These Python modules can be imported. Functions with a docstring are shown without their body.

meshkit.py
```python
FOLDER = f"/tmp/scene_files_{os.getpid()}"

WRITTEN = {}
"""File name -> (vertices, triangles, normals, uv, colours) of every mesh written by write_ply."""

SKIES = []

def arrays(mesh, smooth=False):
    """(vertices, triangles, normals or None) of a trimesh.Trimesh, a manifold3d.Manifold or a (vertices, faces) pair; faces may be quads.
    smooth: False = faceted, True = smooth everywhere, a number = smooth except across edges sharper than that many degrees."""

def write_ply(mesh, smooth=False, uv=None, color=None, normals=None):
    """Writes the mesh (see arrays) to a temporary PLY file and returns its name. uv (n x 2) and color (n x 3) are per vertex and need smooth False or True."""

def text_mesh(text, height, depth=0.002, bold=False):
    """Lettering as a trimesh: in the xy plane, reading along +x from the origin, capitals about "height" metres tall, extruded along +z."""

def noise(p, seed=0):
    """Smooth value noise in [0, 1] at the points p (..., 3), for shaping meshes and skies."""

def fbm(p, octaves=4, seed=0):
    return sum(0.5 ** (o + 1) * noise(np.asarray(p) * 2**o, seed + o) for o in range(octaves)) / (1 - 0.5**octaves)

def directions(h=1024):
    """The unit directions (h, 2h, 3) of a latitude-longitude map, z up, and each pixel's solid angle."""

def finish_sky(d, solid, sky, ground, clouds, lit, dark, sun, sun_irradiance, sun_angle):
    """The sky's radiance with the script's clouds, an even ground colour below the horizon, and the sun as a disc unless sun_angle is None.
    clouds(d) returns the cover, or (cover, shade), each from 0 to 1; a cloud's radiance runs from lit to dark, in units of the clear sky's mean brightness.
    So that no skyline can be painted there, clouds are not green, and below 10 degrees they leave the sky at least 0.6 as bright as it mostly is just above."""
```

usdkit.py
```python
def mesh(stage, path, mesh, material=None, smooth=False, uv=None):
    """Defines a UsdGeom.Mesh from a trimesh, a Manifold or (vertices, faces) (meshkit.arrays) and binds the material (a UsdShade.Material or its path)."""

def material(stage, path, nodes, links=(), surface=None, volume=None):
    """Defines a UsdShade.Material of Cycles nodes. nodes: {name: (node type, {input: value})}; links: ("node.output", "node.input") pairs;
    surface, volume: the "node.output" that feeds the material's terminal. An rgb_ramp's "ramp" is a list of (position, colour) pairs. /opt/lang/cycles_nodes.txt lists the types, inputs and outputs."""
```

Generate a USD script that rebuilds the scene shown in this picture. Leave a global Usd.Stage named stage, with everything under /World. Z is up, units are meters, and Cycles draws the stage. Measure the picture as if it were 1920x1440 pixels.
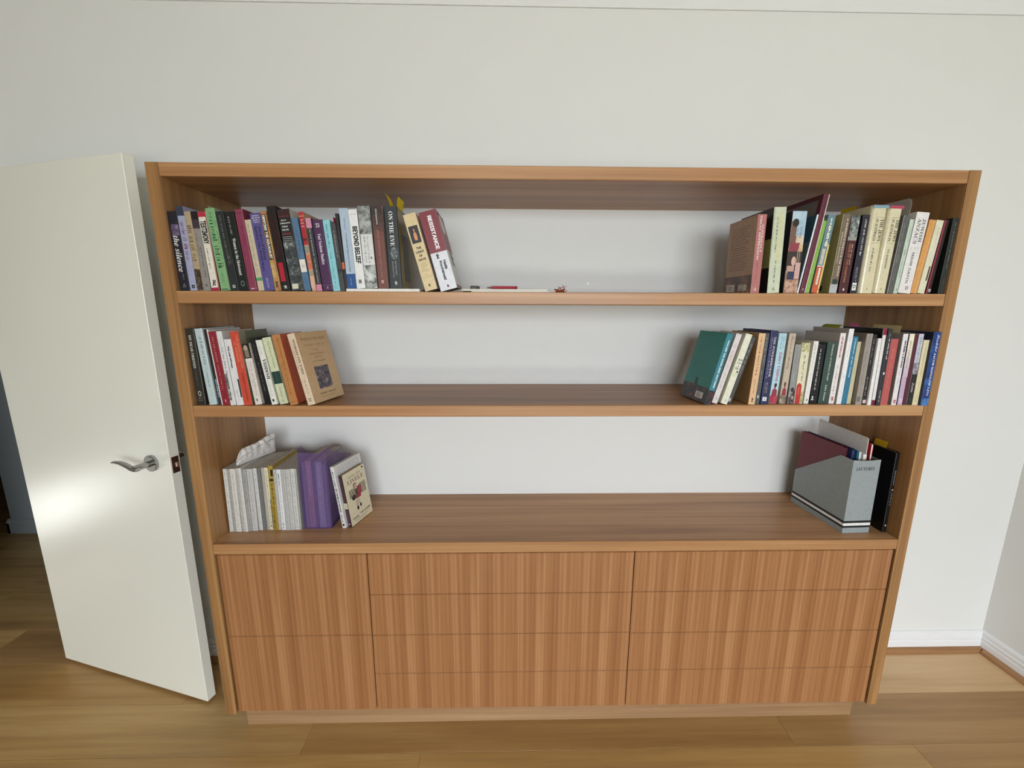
import glob
import math
import random

import numpy as np
import manifold3d as m3
import trimesh
import meshkit
import usdkit
from pxr import Gf, Sdf, Usd, UsdGeom, UsdLux, UsdShade
from shapely import affinity, union_all
from shapely.geometry import Polygon, box as sbox

stage = Usd.Stage.CreateInMemory()
UsdGeom.SetStageUpAxis(stage, "Z")
UsdGeom.SetStageMetersPerUnit(stage, 1.0)
UsdGeom.Xform.Define(stage, "/World")
UsdGeom.Scope.Define(stage, "/World/Looks")
random.seed(7)
rng = np.random.default_rng(7)

# ------------------------------------------------------------------ camera
# x runs right along the back wall, y away from the camera (bookcase front at y = 0), z up from the floor
cam = UsdGeom.Camera.Define(stage, "/World/camera")
cam.CreateHorizontalApertureAttr(36.0)
cam.CreateVerticalApertureAttr(27.0)
cam.CreateFocalLengthAttr(36.0 * 770.29 / 1920.0)
cam.CreateClippingRangeAttr((0.05, 100.0))
cam.CreateFStopAttr(0.0)
cam.CreateExposureAttr(0.27)
CAM = np.array([-0.19272, -1.26381, 1.56734])
_p, _y, _r = math.radians(-10.6282), math.radians(-1.12160), math.radians(0.0132)


def _rot(a, axis):
    return trimesh.transformations.rotation_matrix(a, axis)[:3, :3]


_M = np.array([[0.99980921, 0.01953185, 0.00022635], [-0.01923851, 0.98265633, 0.18443539], [0.00337994, -0.18440455, 0.98284461]])
cam.AddTransformOp().Set(Gf.Matrix4d(*[float(v) for v in (*_M[:, 0], 0, *_M[:, 2], 0, *(-_M[:, 1]), 0, *CAM, 1)]))

# ------------------------------------------------------------------ light: daylight through the window behind the camera


def rect_light(name, pos, target, w, h, intensity, color):
    L = UsdLux.RectLight.Define(stage, "/World/" + name)
    L.CreateWidthAttr(w)
    L.CreateHeightAttr(h)
    L.CreateIntensityAttr(intensity)
    L.CreateColorAttr(Gf.Vec3f(*color))
    L.CreateNormalizeAttr(False)
    z = np.array(pos, float) - np.array(target, float)
    z /= np.linalg.norm(z)
    x = np.cross([0, 0, 1.0] if abs(z[2]) < 0.99 else [0, 1.0, 0], z)
    x /= np.linalg.norm(x)
    y = np.cross(z, x)
    L.AddTransformOp().Set(Gf.Matrix4d(*[float(v) for v in (*x, 0, *y, 0, *z, 0, *pos, 1)]))
    return L


WIN = (-1.10, 1.92, 0.25, 2.45)      # window in the wall behind the camera: x0, x1, z0, z1
SIDE = (-0.19, 0.19, 0.10, 0.46)     # small low window in the left wall: y0, y1, z0, z1
rect_light("sky_daylight", (0.9, -9.4, 3.4), (0.5, -4.0, 1.9), 11.0, 5.5, 9.7, (0.915, 0.985, 1.09))
rect_light("garden_daylight", (0.3, -6.6, -0.05), (0.3, -6.6, 3.0), 9.0, 4.4, 7.0, (0.97, 1.0, 0.92))
rect_light("side_daylight", (-3.52, 0.0, 0.28), (-2.0, 0.02, 0.28), 0.34, 0.32, 11.5, (1.0, 1.0, 0.97))

# ------------------------------------------------------------------ naming and prims
_used = {}


def numbered(parent, name):
    k = (parent, name)
    n = _used.get(k, 0)
    _used[k] = n + 1
    return f"{parent}/{name}" if n == 0 else f"{parent}/{name}_{n:03d}"


def pstr(p):
    return "/World" if p is None else (p if isinstance(p, str) else str(p.GetPath()))


def obj(name, mesh, mat, parent=None, smooth=False):
    return usdkit.mesh(stage, numbered(pstr(parent), name), mesh, mat, smooth=smooth).GetPrim()


def tag(p, label=None, cat=None, group=None, kind=None):
    for k, v in (("label", label), ("category", cat), ("group", group), ("kind", kind)):
        if v:
            p.SetCustomDataByKey(k, v)
    return p


def thing(name, label, cat, loc=(0, 0, 0), rz=0.0, ry=0.0, group=None, kind=None):
    x = UsdGeom.Xform.Define(stage, numbered("/World", name))
    x.AddTranslateOp().Set(Gf.Vec3d(*[float(v) for v in loc]))
    if rz:
        x.AddRotateZOp().Set(float(rz))
    if ry:
        x.AddRotateYOp().Set(float(ry))
    return tag(x.GetPrim(), label, cat, group, kind)


# ------------------------------------------------------------------ meshes
def box(x0, x1, y0, y1, z0, z1):
    b = trimesh.creation.box((x1 - x0, y1 - y0, z1 - z0))
    b.apply_translation(((x0 + x1) / 2, (y0 + y1) / 2, (z0 + z1) / 2))
    return b


def cbox(x0, x1, y0, y1, z0, z1, r=0.0015):
    """A box with its edges chamfered by r."""
    pts = []
    for sx, X in ((1, x0), (-1, x1)):
        for sy, Y in ((1, y0), (-1, y1)):
            for sz, Z in ((1, z0), (-1, z1)):
                pts += [(X, Y + sy * r, Z + sz * r), (X + sx * r, Y, Z + sz * r), (X + sx * r, Y + sy * r, Z)]
    m = m3.Manifold.hull_points(np.array(pts, np.float64)).to_mesh()
    return trimesh.Trimesh(m.vert_properties[:, :3], m.tri_verts, process=False)


def cat(*ms):
    return trimesh.util.concatenate([m for m in ms])


def extrude(poly, z0, z1):
    gs = getattr(poly, "geoms", [poly])
    m = trimesh.util.concatenate([trimesh.creation.extrude_polygon(g, z1 - z0, engine="earcut") for g in gs])
    m.apply_translation((0, 0, z0))
    return m


def prism_along_x(profile, x0, x1):
    """A profile of (y, z) points swept along x."""
    m = extrude(Polygon(profile), 0, x1 - x0)
    v = m.vertices.copy()
    m.vertices = np.stack([v[:, 2] + x0, v[:, 0], v[:, 1]], 1)
    return m


def prism_along_y(profile, y0, y1):
    """A profile of (x, z) points swept along y."""
    m = extrude(Polygon(profile), 0, y1 - y0)
    v = m.vertices.copy()
    m.vertices = np.stack([v[:, 0], v[:, 2] + y0, v[:, 1]], 1)
    m.invert()
    return m


def tube(path, radii, n=10, flat=1.0):
    """A swept tube along path; flat squashes the section in z."""
    path = np.asarray(path, float)
    radii = np.broadcast_to(radii, len(path))
    t = np.gradient(path, axis=0)
    t /= np.linalg.norm(t, axis=1, keepdims=True)
    up = np.array([0, 0, 1.0])
    rings = []
    for p, d, r in zip(path, t, radii):
        a = np.cross(d, up)
        if np.linalg.norm(a) < 1e-3:
            a = np.array([1.0, 0, 0])
        a /= np.linalg.norm(a)
        b = np.cross(a, d)
        th = np.linspace(0, 2 * math.pi, n, endpoint=False)
        rings.append(p + r * (np.cos(th)[:, None] * a + flat * np.sin(th)[:, None] * b))
    v = np.vstack(rings + [path[:1], path[-1:]])
    f = []
    for i in range(len(path) - 1):
        for k in range(n):
            a, b = i * n + k, i * n + (k + 1) % n
            f += [(a, b, b + n), (a, b + n, a + n)]
    e0, e1 = len(v) - 2, len(v) - 1
    for k in range(n):
        f += [(e0, (k + 1) % n, k), (e1, (len(path) - 1) * n + k, (len(path) - 1) * n + (k + 1) % n)]
    m = trimesh.Trimesh(v, f, process=False)
    m.fix_normals()
    return m


def smooth_curve(pts, n=24):
    from scipy.interpolate import CubicSpline
    pts = np.asarray(pts, float)
    s = np.linspace(0, 1, len(pts))
    return CubicSpline(s, pts)(np.linspace(0, 1, n))


# ------------------------------------------------------------------ colours and materials
def lin(h):
    if not isinstance(h, str):
        return tuple(h)
    h = h.lstrip("#")
    c = [int(h[i:i + 2], 16) / 255 for i in (0, 2, 4)]
    return tuple(x / 12.92 if x <= 0.04045 else ((x + 0.055) / 1.055) ** 2.4 for x in c)


_mats = {}


def mat(h, rough=0.45, spec=0.5, metallic=0.0):
    """A plain printed, painted or plastic surface with a faint mottle."""
    key = (h, rough, spec, metallic)
    if key not in _mats:
        c = lin(h)
        _mats[key] = usdkit.material(stage, f"/World/Looks/surface_{len(_mats):03d}", {
            "pos": ("geometry", {}),
            "n": ("noise_texture", {"scale": 90.0, "detail": 2.0}),
            "r": ("rgb_ramp", {"ramp": [(0.3, tuple(x * 0.94 for x in c)), (0.7, tuple(min(1, x * 1.05) for x in c))]}),
            "p": ("principled_bsdf", {"roughness": rough, "specular_ior_level": spec, "metallic": metallic}),
        }, [("pos.position", "n.vector"), ("n.fac", "r.fac"), ("r.color", "p.base_color")], surface="p.BSDF")
    return _mats[key]


def art(cols, scale=60.0, rough=0.35, stretch=(1, 1, 1)):
    """A printed picture: blotches of the given colours."""
    key = ("art", tuple(cols), scale, rough, stretch)
    if key not in _mats:
        cs = [lin(c) for c in cols]
        _mats[key] = usdkit.material(stage, f"/World/Looks/print_{len(_mats):03d}", {
            "pos": ("geometry", {}),
            "map": ("mapping", {"scale": tuple(float(s) for s in stretch)}),
            "n": ("noise_texture", {"scale": scale, "detail": 4.0, "roughness": 0.6, "distortion": 0.6}),
            "r": ("rgb_ramp", {"ramp": list(zip(np.linspace(0.28, 0.72, len(cs)).tolist(), cs))}),
            "p": ("principled_bsdf", {"roughness": rough}),
        }, [("pos.position", "map.vector"), ("map.vector", "n.vector"), ("n.fac", "r.fac"), ("r.color", "p.base_color")], surface="p.BSDF")
    return _mats[key]


def wood(name, dark, mid, light, axis, rough=0.38, repeat=None, fine=70.0, long=1.3, per_piece=0.0, contrast=1.0, seed=0.0, broad=0.52):
    """Timber with its grain along axis ('x', 'y' or 'z'). repeat: slip-matched veneer leaves of that width across x."""
    s = [fine, fine, fine]
    s["xyz".index(axis)] = long
    s2 = [v * 0.22 if v == fine else v * 0.6 for v in s]
    nodes = {
        "g": ("geometry", {}),
        "info": ("object_info", {}),
        "sep": ("separate_xyz", {}),
        "com": ("combine_xyz", {}),
        "off": ("math", {"math_type": "multiply", "value2": 37.0 * per_piece}),
        "addo": ("vector_math", {"math_type": "add"}),
        "offv": ("combine_xyz", {"x": seed, "y": seed * 0.7, "z": seed * 1.3}),
        "addo2": ("vector_math", {"math_type": "add"}),
        "map1": ("mapping", {"scale": tuple(s)}),
        "map2": ("mapping", {"scale": tuple(s2)}),
        "n1": ("noise_texture", {"scale": 1.0, "detail": 5.0, "roughness": 0.62, "distortion": 0.25}),
        "n2": ("noise_texture", {"scale": 1.0, "detail": 2.0, "roughness": 0.5, "distortion": 0.35}),
        "mix": ("mix_float", {"fac": broad}),
        "ramp": ("rgb_ramp", {"ramp": [(0.5 - 0.19 / contrast, lin(dark)), (0.5, lin(mid)), (0.5 + 0.17 / contrast, lin(light))]}),
        "bump": ("bump", {"strength": 0.12, "distance": 0.002}),
        "p": ("principled_bsdf", {"roughness": rough, "specular_ior_level": 0.45}),
    }
    links = [("g.position", "sep.vector"), ("sep.y", "com.y"), ("sep.z", "com.z")]
    if repeat:
        nodes["mod"] = ("math", {"math_type": "floored_modulo", "value2": repeat})
        links += [("sep.x", "mod.value1"), ("mod.value", "com.x")]
    else:
        links += [("sep.x", "com.x")]
    links += [("com.vector", "addo.vector1"), ("info.random", "off.value1"), ("off.value", "offv.y" if axis == "x" else "offv.x"),
              ("offv.vector", "addo.vector2"), ("addo.vector", "map1.vector"), ("addo.vector", "map2.vector"),
              ("map1.vector", "n1.vector"), ("map2.vector", "n2.vector"), ("n1.fac", "mix.a"), ("n2.fac", "mix.b"),
              ("mix.result", "ramp.fac"), ("ramp.color", "p.base_color"), ("n1.fac", "bump.height"), ("bump.normal", "p.normal")]
    nodes.pop("addo2")
    return usdkit.material(stage, "/World/Looks/" + name, nodes, links, surface="p.BSDF")


def paint(name, col, rough=0.6, bump=0.03, scale=260.0, spec=0.4):
    return usdkit.material(stage, "/World/Looks/" + name, {
        "g": ("geometry", {}),
        "n": ("noise_texture", {"scale": scale, "detail": 3.0}),
        "b": ("bump", {"strength": bump, "distance": 0.002}),
        "p": ("principled_bsdf", {"base_color": lin(col), "roughness": rough, "specular_ior_level": spec}),
    }, [("g.position", "n.vector"), ("n.fac", "b.height"), ("b.normal", "p.normal")], surface="p.BSDF")


WALL = paint("wall_paint", "#e2e2dc", 0.75, 0.05)
CEIL = paint("ceiling_paint", "#e6e6e2", 0.85)
DOORP = paint("door_paint", "#ececdd", 0.32, 0.02, 120.0, 0.5)
TRIM = paint("trim_paint", "#e8e8e6", 0.45, 0.01)
V_FRONT = wood("drawer_veneer", "#7c5230", "#99683f", "#b18257", "z", repeat=0.2285, fine=120.0, long=0.75, seed=3.1, broad=0.4)
V_SIDE = wood("side_veneer", "#765230", "#9a6f43", "#af8656", "z", fine=55.0, long=1.0, seed=1.7)
V_EDGE_Z = wood("edge_timber_upright", "#7a5532", "#a07648", "#b88e5c", "z", fine=95.0, long=1.0, seed=8.3)
V_EDGE_X = wood("shelf_timber", "#7c5433", "#9f7046", "#b88a5c", "x", fine=75.0, long=1.0, seed=5.9)
V_LIP = wood("lipping_timber", "#8c623a", "#ac7e52", "#c09668", "x", fine=75.0, long=1.0, seed=4.4)
V_BENCH = wood("bench_timber", "#8e6846", "#b4885e", "#c69a70", "x", fine=62.0, long=1.1, seed=6.6)
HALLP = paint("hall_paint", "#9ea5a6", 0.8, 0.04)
V_KICK = wood("kick_timber", "#866648", "#a07e5a", "#b3936c", "x", fine=75.0, long=1.2, seed=2.2)
BEAD = wood("bead_timber", "#7d5737", "#9c7149", "#ad8358", "x", fine=60.0, long=2.0)
BEADY = wood("bead_timber_side", "#7d5737", "#9c7149", "#ad8358", "y", fine=60.0, long=2.0)
FLOORS = [wood(f"floor_plank_{i}", a, b, c, "x", rough=0.36, fine=30.0, long=1.3, per_piece=1.0, contrast=0.95, seed=i * 2.3)
          for i, (a, b, c) in enumerate([("#96744a", "#b8945c", "#cba974"), ("#8c653c", "#aa834e", "#be9a64"), ("#b28e64", "#d2ae80", "#dfc095"), ("#8c6a42", "#aa8454", "#bc9766"), ("#96744a", "#b48f56", "#c6a26a")])]
DARKWOOD = wood("dark_timber", "#2a130c", "#45231a", "#5a3322", "x", fine=40.0)
PAPER = mat("#d9d3c2", 0.8, 0.2)
PAPERW = mat("#e2dfd6", 0.8, 0.2)
STEEL = usdkit.material(stage, "/World/Looks/satin_chrome", {"p": ("principled_bsdf", {"base_color": (0.40, 0.40, 0.39), "metallic": 1.0, "roughness": 0.20})}, [], surface="p.BSDF")
BRONZE = mat("#54372f", 0.4, 0.5, 0.5)

# ------------------------------------------------------------------ the room
D = 0.3682            # wall face behind the bookcase
XR = 2.0427           # right wall face
XL = -3.40            # left wall face
YR = -4.20            # face of the wall behind the camera
ZC = 2.70             # ceiling
HALL_Y = 1.448        # hall wall seen through the doorway
DX0, DX1, DZ = -2.96, -2.035, 2.07   # doorway

CATS = {"wall": "wall", "floor": "floor", "ceiling": "ceiling", "baseboard": "skirting board", "trim": "moulding", "window": "window", "door": "door"}


def struct(name, mesh, m, label, smooth=False):
    p = obj(name, mesh, m, None, smooth)
    return tag(p, label, CATS.get(name.split("_")[0], "wall"), kind="structure")


struct("wall_back", cat(box(DX1, XR + 0.12, D, D + 0.11, -0.03, ZC + 0.04), box(DX0, DX1, D, D + 0.11, DZ, ZC + 0.04), box(-6.6, DX0, D, D + 0.11, -0.03, ZC + 0.04)), WALL,
       "white painted back wall that the timber bookcase stands against")
struct("wall_right", box(XR, XR + 0.12, YR - 0.15, D, -0.03, ZC + 0.04), WALL, "white side wall meeting the back wall right of the bookcase")
struct("wall_left", cat(box(XL - 0.12, XL, YR - 0.15, SIDE[0], -0.03, ZC + 0.04), box(XL - 0.12, XL, SIDE[1], D, -0.03, ZC + 0.04),
                        box(XL - 0.12, XL, SIDE[0], SIDE[1], -0.03, SIDE[2]), box(XL - 0.12, XL, SIDE[0], SIDE[1], SIDE[3], ZC + 0.04)), WALL,
       "white left side wall of the room with a small low window")
struct("wall_rear", cat(box(XL, WIN[0], YR - 0.15, YR, -0.03, ZC + 0.04), box(WIN[1], XR, YR - 0.15, YR, -0.03, ZC + 0.04),
                        box(WIN[0], WIN[1], YR - 0.15, YR, -0.03, WIN[2]), box(WIN[0], WIN[1], YR - 0.15, YR, WIN[3], ZC + 0.04)), WALL,
       "white wall behind the camera holding the large window")
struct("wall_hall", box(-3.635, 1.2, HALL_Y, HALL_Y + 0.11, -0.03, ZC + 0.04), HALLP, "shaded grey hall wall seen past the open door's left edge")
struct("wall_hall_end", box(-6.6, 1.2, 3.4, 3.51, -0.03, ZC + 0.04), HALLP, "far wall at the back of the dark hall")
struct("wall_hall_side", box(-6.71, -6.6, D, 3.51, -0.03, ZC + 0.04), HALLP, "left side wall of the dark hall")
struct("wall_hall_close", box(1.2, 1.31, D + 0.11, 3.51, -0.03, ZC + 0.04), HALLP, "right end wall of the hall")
struct("ceiling", box(-6.71, XR + 0.12, YR - 0.15, 3.51, ZC + 0.04, ZC + 0.10), CEIL, "flat white plaster ceiling above the bookcase")

# cove cornice on the back and right walls
cove = [(0, 0)] + [(-0.112 + 0.108 * math.cos(t), 0.112 - 0.108 * math.sin(t) - 0.0) for t in np.linspace(0.0, math.pi / 2, 9)][::-1]
cz = 2.588
prof = [(D, cz - 0.004), (D - 0.006, cz - 0.004), (D - 0.006, cz + 0.004)]
prof += [(D - 0.006 - 0.104 * (1 - math.cos(t)), cz + 0.004 + 0.146 * math.sin(t)) for t in np.linspace(0, math.pi / 2, 10)[1:]] + [(D - 0.12, ZC + 0.041), (D, ZC + 0.041)]
struct("trim_1", prism_along_x(prof, XL, XR - 0.01), CEIL, "white cove cornice along the top of the back wall")
prof = [(XR, cz - 0.004), (XR - 0.006, cz - 0.004), (XR - 0.006, cz + 0.004)]
prof += [(XR - 0.006 - 0.104 * (1 - math.cos(t)), cz + 0.004 + 0.146 * math.sin(t)) for t in np.linspace(0, math.pi / 2, 10)[1:]] + [(XR - 0.12, ZC + 0.041), (XR, ZC + 0.041)]
struct("trim_2", prism_along_y(prof, YR, D - 0.125), CEIL, "white cove cornice along the top of the right wall")

SK = [(0, 0.0), (0.018, 0.0), (0.018, 0.047), (0.0145, 0.051), (0.0145, 0.056), (0.0165, 0.060), (0.0165, 0.066), (0.012, 0.070), (0.0115, 0.076), (0.013, 0.080), (0.0115, 0.088), (0.006, 0.094), (0, 0.096)]
BD = [(0.018, 0.0), (0.038, 0.0)] + [(0.018 + 0.02 * math.cos(t), 0.022 * math.sin(t)) for t in np.linspace(0, math.pi / 2, 7)[1:]]
struct("baseboard_back", prism_along_x([(D - a, b) for a, b in SK], DX1 + 0.01, XR - 0.0), TRIM, "white moulded skirting board along the back wall")
struct("baseboard_right", prism_along_y([(XR - a, b) for a, b in SK], YR, D - 0.001), TRIM, "white moulded skirting board along the right wall")
struct("trim_3", prism_along_x([(D - a, b) for a, b in BD], DX1 + 0.01, XR - 0.018), BEAD, "brown timber bead at the foot of the back wall skirting")
struct("trim_4", prism_along_y([(XR - a, b) for a, b in BD], YR, D - 0.038), BEADY, "brown timber bead at the foot of the right wall skirting")
HS = [(0, 0.0), (0.018, 0.0), (0.018, 0.075), (0.012, 0.092), (0.005, 0.10), (0, 0.105)]
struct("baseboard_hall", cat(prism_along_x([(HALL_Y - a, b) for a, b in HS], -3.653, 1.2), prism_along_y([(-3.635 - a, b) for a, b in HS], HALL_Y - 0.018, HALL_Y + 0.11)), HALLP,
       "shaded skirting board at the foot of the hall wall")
# doorway lining
struct("trim_5", cat(box(DX1 - 0.02, DX1, D - 0.002, D + 0.112, 0, DZ), box(DX0, DX0 + 0.02, D - 0.002, D + 0.112, 0, DZ), box(DX0, DX1, D - 0.002, D + 0.112, DZ - 0.02, DZ)), TRIM,
       "white lining of the doorway behind the open door")

struct("trim_6", cat(box(DX0 - 0.055, DX1, D - 0.015, D - 0.0003, DZ - 0.012, DZ + 0.05), box(DX0 - 0.055, DX0 + 0.012, D - 0.015, D - 0.0003, 0, DZ - 0.0121)), TRIM,
       "white architrave around the doorway behind the open door")

# windows: frame, sashes and panes
GLASS = usdkit.material(stage, "/World/Looks/pane_glass", {
    "t": ("transparent_bsdf", {}), "g": ("glossy_bsdf", {"roughness": 0.0}), "f": ("fresnel", {"IOR": 1.45}), "m": ("mix_closure", {})},
    [("f.fac", "m.fac"), ("t.BSDF", "m.closure1"), ("g.BSDF", "m.closure2")], surface="m.closure")
w1 = thing("window_1", "large white framed window in the wall behind the camera", "window", kind="structure")
x0, x1, z0, z1 = WIN
yo = YR - 0.11
obj("window_frame", cat(box(x0, x0 + 0.04, yo, yo + 0.06, z0, z1), box(x1 - 0.04, x1, yo, yo + 0.06, z0, z1), box(x0 + 0.04, x1 - 0.04, yo, yo + 0.06, z0, z0 + 0.04), box(x0 + 0.04, x1 - 0.04, yo, yo + 0.06, z1 - 0.04, z1)), TRIM, w1)
xm = (x0 + x1) / 2
obj("mullion", box(xm - 0.02, xm + 0.02, yo + 0.005, yo + 0.055, z0 + 0.04, z1 - 0.04), TRIM, w1)
obj("pane", box(x0 + 0.04, xm - 0.02, yo + 0.028, yo + 0.032, z0 + 0.04, z1 - 0.04), GLASS, w1)
obj("pane", box(xm + 0.02, x1 - 0.04, yo + 0.028, yo + 0.032, z0 + 0.04, z1 - 0.04), GLASS, w1)
obj("window_sill", cbox(x0 - 0.04, x1 + 0.04, YR, YR + 0.05, z0 - 0.025, z0, 0.003), TRIM, w1)
w2 = thing("window_2", "small low window in the left side wall by the doorway", "window", kind="structure")
a0, a1, b0, b1 = SIDE
obj("window_frame", cat(box(XL - 0.1, XL - 0.04, a0, a0 + 0.03, b0, b1), box(XL - 0.1, XL - 0.04, a1 - 0.03, a1, b0, b1), box(XL - 0.1, XL - 0.04, a0 + 0.03, a1 - 0.03, b0, b0 + 0.03), box(XL - 0.1, XL - 0.04, a0 + 0.03, a1 - 0.03, b1 - 0.03, b1)), TRIM, w2)
obj("pane", box(XL - 0.072, XL - 0.068, a0 + 0.03, a1 - 0.03, b0 + 0.03, b1 - 0.03), GLASS, w2)

# floor: planks 0.2 m wide and 1.79 m long, each its own mesh
fl = thing("floor", "golden brown timber plank floor running along the bookcase", "floor", kind="structure")
obj("subfloor", box(-6.71, XR + 0.12, YR - 0.15, 3.51, -0.06, -0.0205), mat("#3a2c1d", 0.8), fl)
PW, PL = 0.2, 1.79
OFFS = {0: 0.87, -1: 1.30, 1: 0.31, 2: 1.05, 3: -0.35, -2: 0.52}
for r in range(-21, 17):
    ya = -0.058 + PW * r
    yb = ya + PW
    if yb < YR or ya > 3.4:
        continue
    off = OFFS.get(r, (r * 0.617) % PL)
    lo, hi = (XL, XR) if yb < D + 0.06 else (-6.6, XR if ya < D + 0.05 else 1.2)
    k0 = math.floor((lo - off) / PL)
    x = off + k0 * PL
    k = k0
    while x < hi:
        xa, xb = max(x, lo), min(x + PL, hi)
        if xb - xa > 0.02:
            tone = {(0, -2): 0, (0, -1): 1, (0, 0): 3, (-1, -2): 4, (1, 0): 2, (-1, -1): 4, (-1, 0): 3, (1, -2): 1, (1, -1): 1, (1, -3): 1}.get((r, k), (r * 7 + k * 3) % 5)
            if ya > 0.5:
                tone = 0 if (r + k) % 3 else 4
            obj("plank", cbox(xa + 0.0004, xb - 0.0004, ya + 0.0004, yb - 0.0004, -0.02, 0.0, 0.0005), FLOORS[tone], fl)
        x += PL
        k += 1

# ------------------------------------------------------------------ the open door
DOOR_B = np.array([-2.157, 0.358])
DW, DT, DB, DH = 0.812, 0.035, 0.013, 2.02
ang = math.degrees(math.atan2(-0.271, 0.9625))
dr = thing("door_1", "plain white flush door with satin lever handle, standing open left of the bookcase", "door", (DOOR_B[0], DOOR_B[1], 0), rz=ang, kind="structure")
obj("door_leaf", cbox(0, DW, 0, DT, DB, DB + DH, 0.0015), DOORP, dr)
hx, hz = DW - 0.083, 1.012


def lever(sign, yface):
    parts = []
    rose = trimesh.creation.cylinder(radius=0.0300, height=0.0085, sections=40)
    rim = trimesh.creation.cylinder(radius=0.0278, height=0.0105, sections=40)
    rose = cat(rose, rim)
    rose.apply_transform(trimesh.transformations.rotation_matrix(math.pi / 2, [1, 0, 0]))
    rose.apply_translation((hx, yface + sign * 0.0052, hz))
    s = sign
    neck = tube([(hx, yface + s * 0.008, hz), (hx, yface + s * 0.03, hz), (hx, yface + s * 0.062, hz)], [0.0105, 0.0105, 0.0105], 20)
    path = smooth_curve([(hx + 0.012, yface + s * 0.056, hz - 0.003), (hx - 0.02, yface + s * 0.058, hz + 0.001), (hx - 0.055, yface + s * 0.056, hz + 0.0105),
                         (hx - 0.09, yface + s * 0.053, hz + 0.0125), (hx - 0.122, yface + s * 0.05, hz + 0.007)], 26)
    rad = np.interp(np.linspace(0, 1, 26), [0, 0.15, 0.6, 0.93, 1], [0.0105, 0.0115, 0.0105, 0.0065, 0.003])
    blade = tube(path, rad, 14, flat=0.62)
    return rose, cat(neck, blade)


for s, yf in ((-1, 0.0), (1, DT)):
    rose, lev = lever(s, yf)
    r_ = obj("handle_rose", rose, STEEL, dr, 40)
    obj("handle_lever", lev, STEEL, r_, 50)
lp = obj("latch_plate", cbox(DW - 0.0008, DW + 0.0012, 0.0055, 0.0295, hz - 0.034, hz + 0.026, 0.0005), BRONZE, dr)
obj("latch_bolt", cbox(DW + 0.001, DW + 0.010, 0.013, 0.023, hz - 0.012, hz + 0.006, 0.002), mat("#b99a86", 0.35, 0.5, 0.6), lp)
for z in (0.22, 1.05, 1.82):
    obj("hinge", cat(box(-0.002, 0.0, 0.003, 0.033, z - 0.05, z + 0.05), tube([(-0.004, DT + 0.002, z - 0.05), (-0.004, DT + 0.002, z + 0.05)], 0.006, 10)), STEEL, dr)

# dark sideboard beyond the hall corner
sb = thing("sideboard", "dark red-brown timber cabinet glimpsed beyond the hall wall", "cabinet", (-5.35, 2.3, 0))
obj("carcass", cbox(-0.8, 0.9, 0.02, 0.5, 0.08, 0.80, 0.003), DARKWOOD, sb)
for k in range(3):
    obj("cabinet_door", cbox(-0.78 + k * 0.56, -0.24 + k * 0.56, 0.0, 0.019, 0.30, 0.78, 0.003), DARKWOOD, sb)
    obj("drawer_front", cbox(-0.78 + k * 0.56, -0.24 + k * 0.56, 0.0, 0.019, 0.10, 0.285, 0.003), DARKWOOD, sb)
obj("plinth", box(-0.76, 0.86, 0.03, 0.48, 0.0, 0.08), mat("#6b5546", 0.5), sb)
obj("cabinet_top", cbox(-0.82, 0.92, -0.02, 0.51, 0.80, 0.83, 0.004), DARKWOOD, sb)

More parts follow.
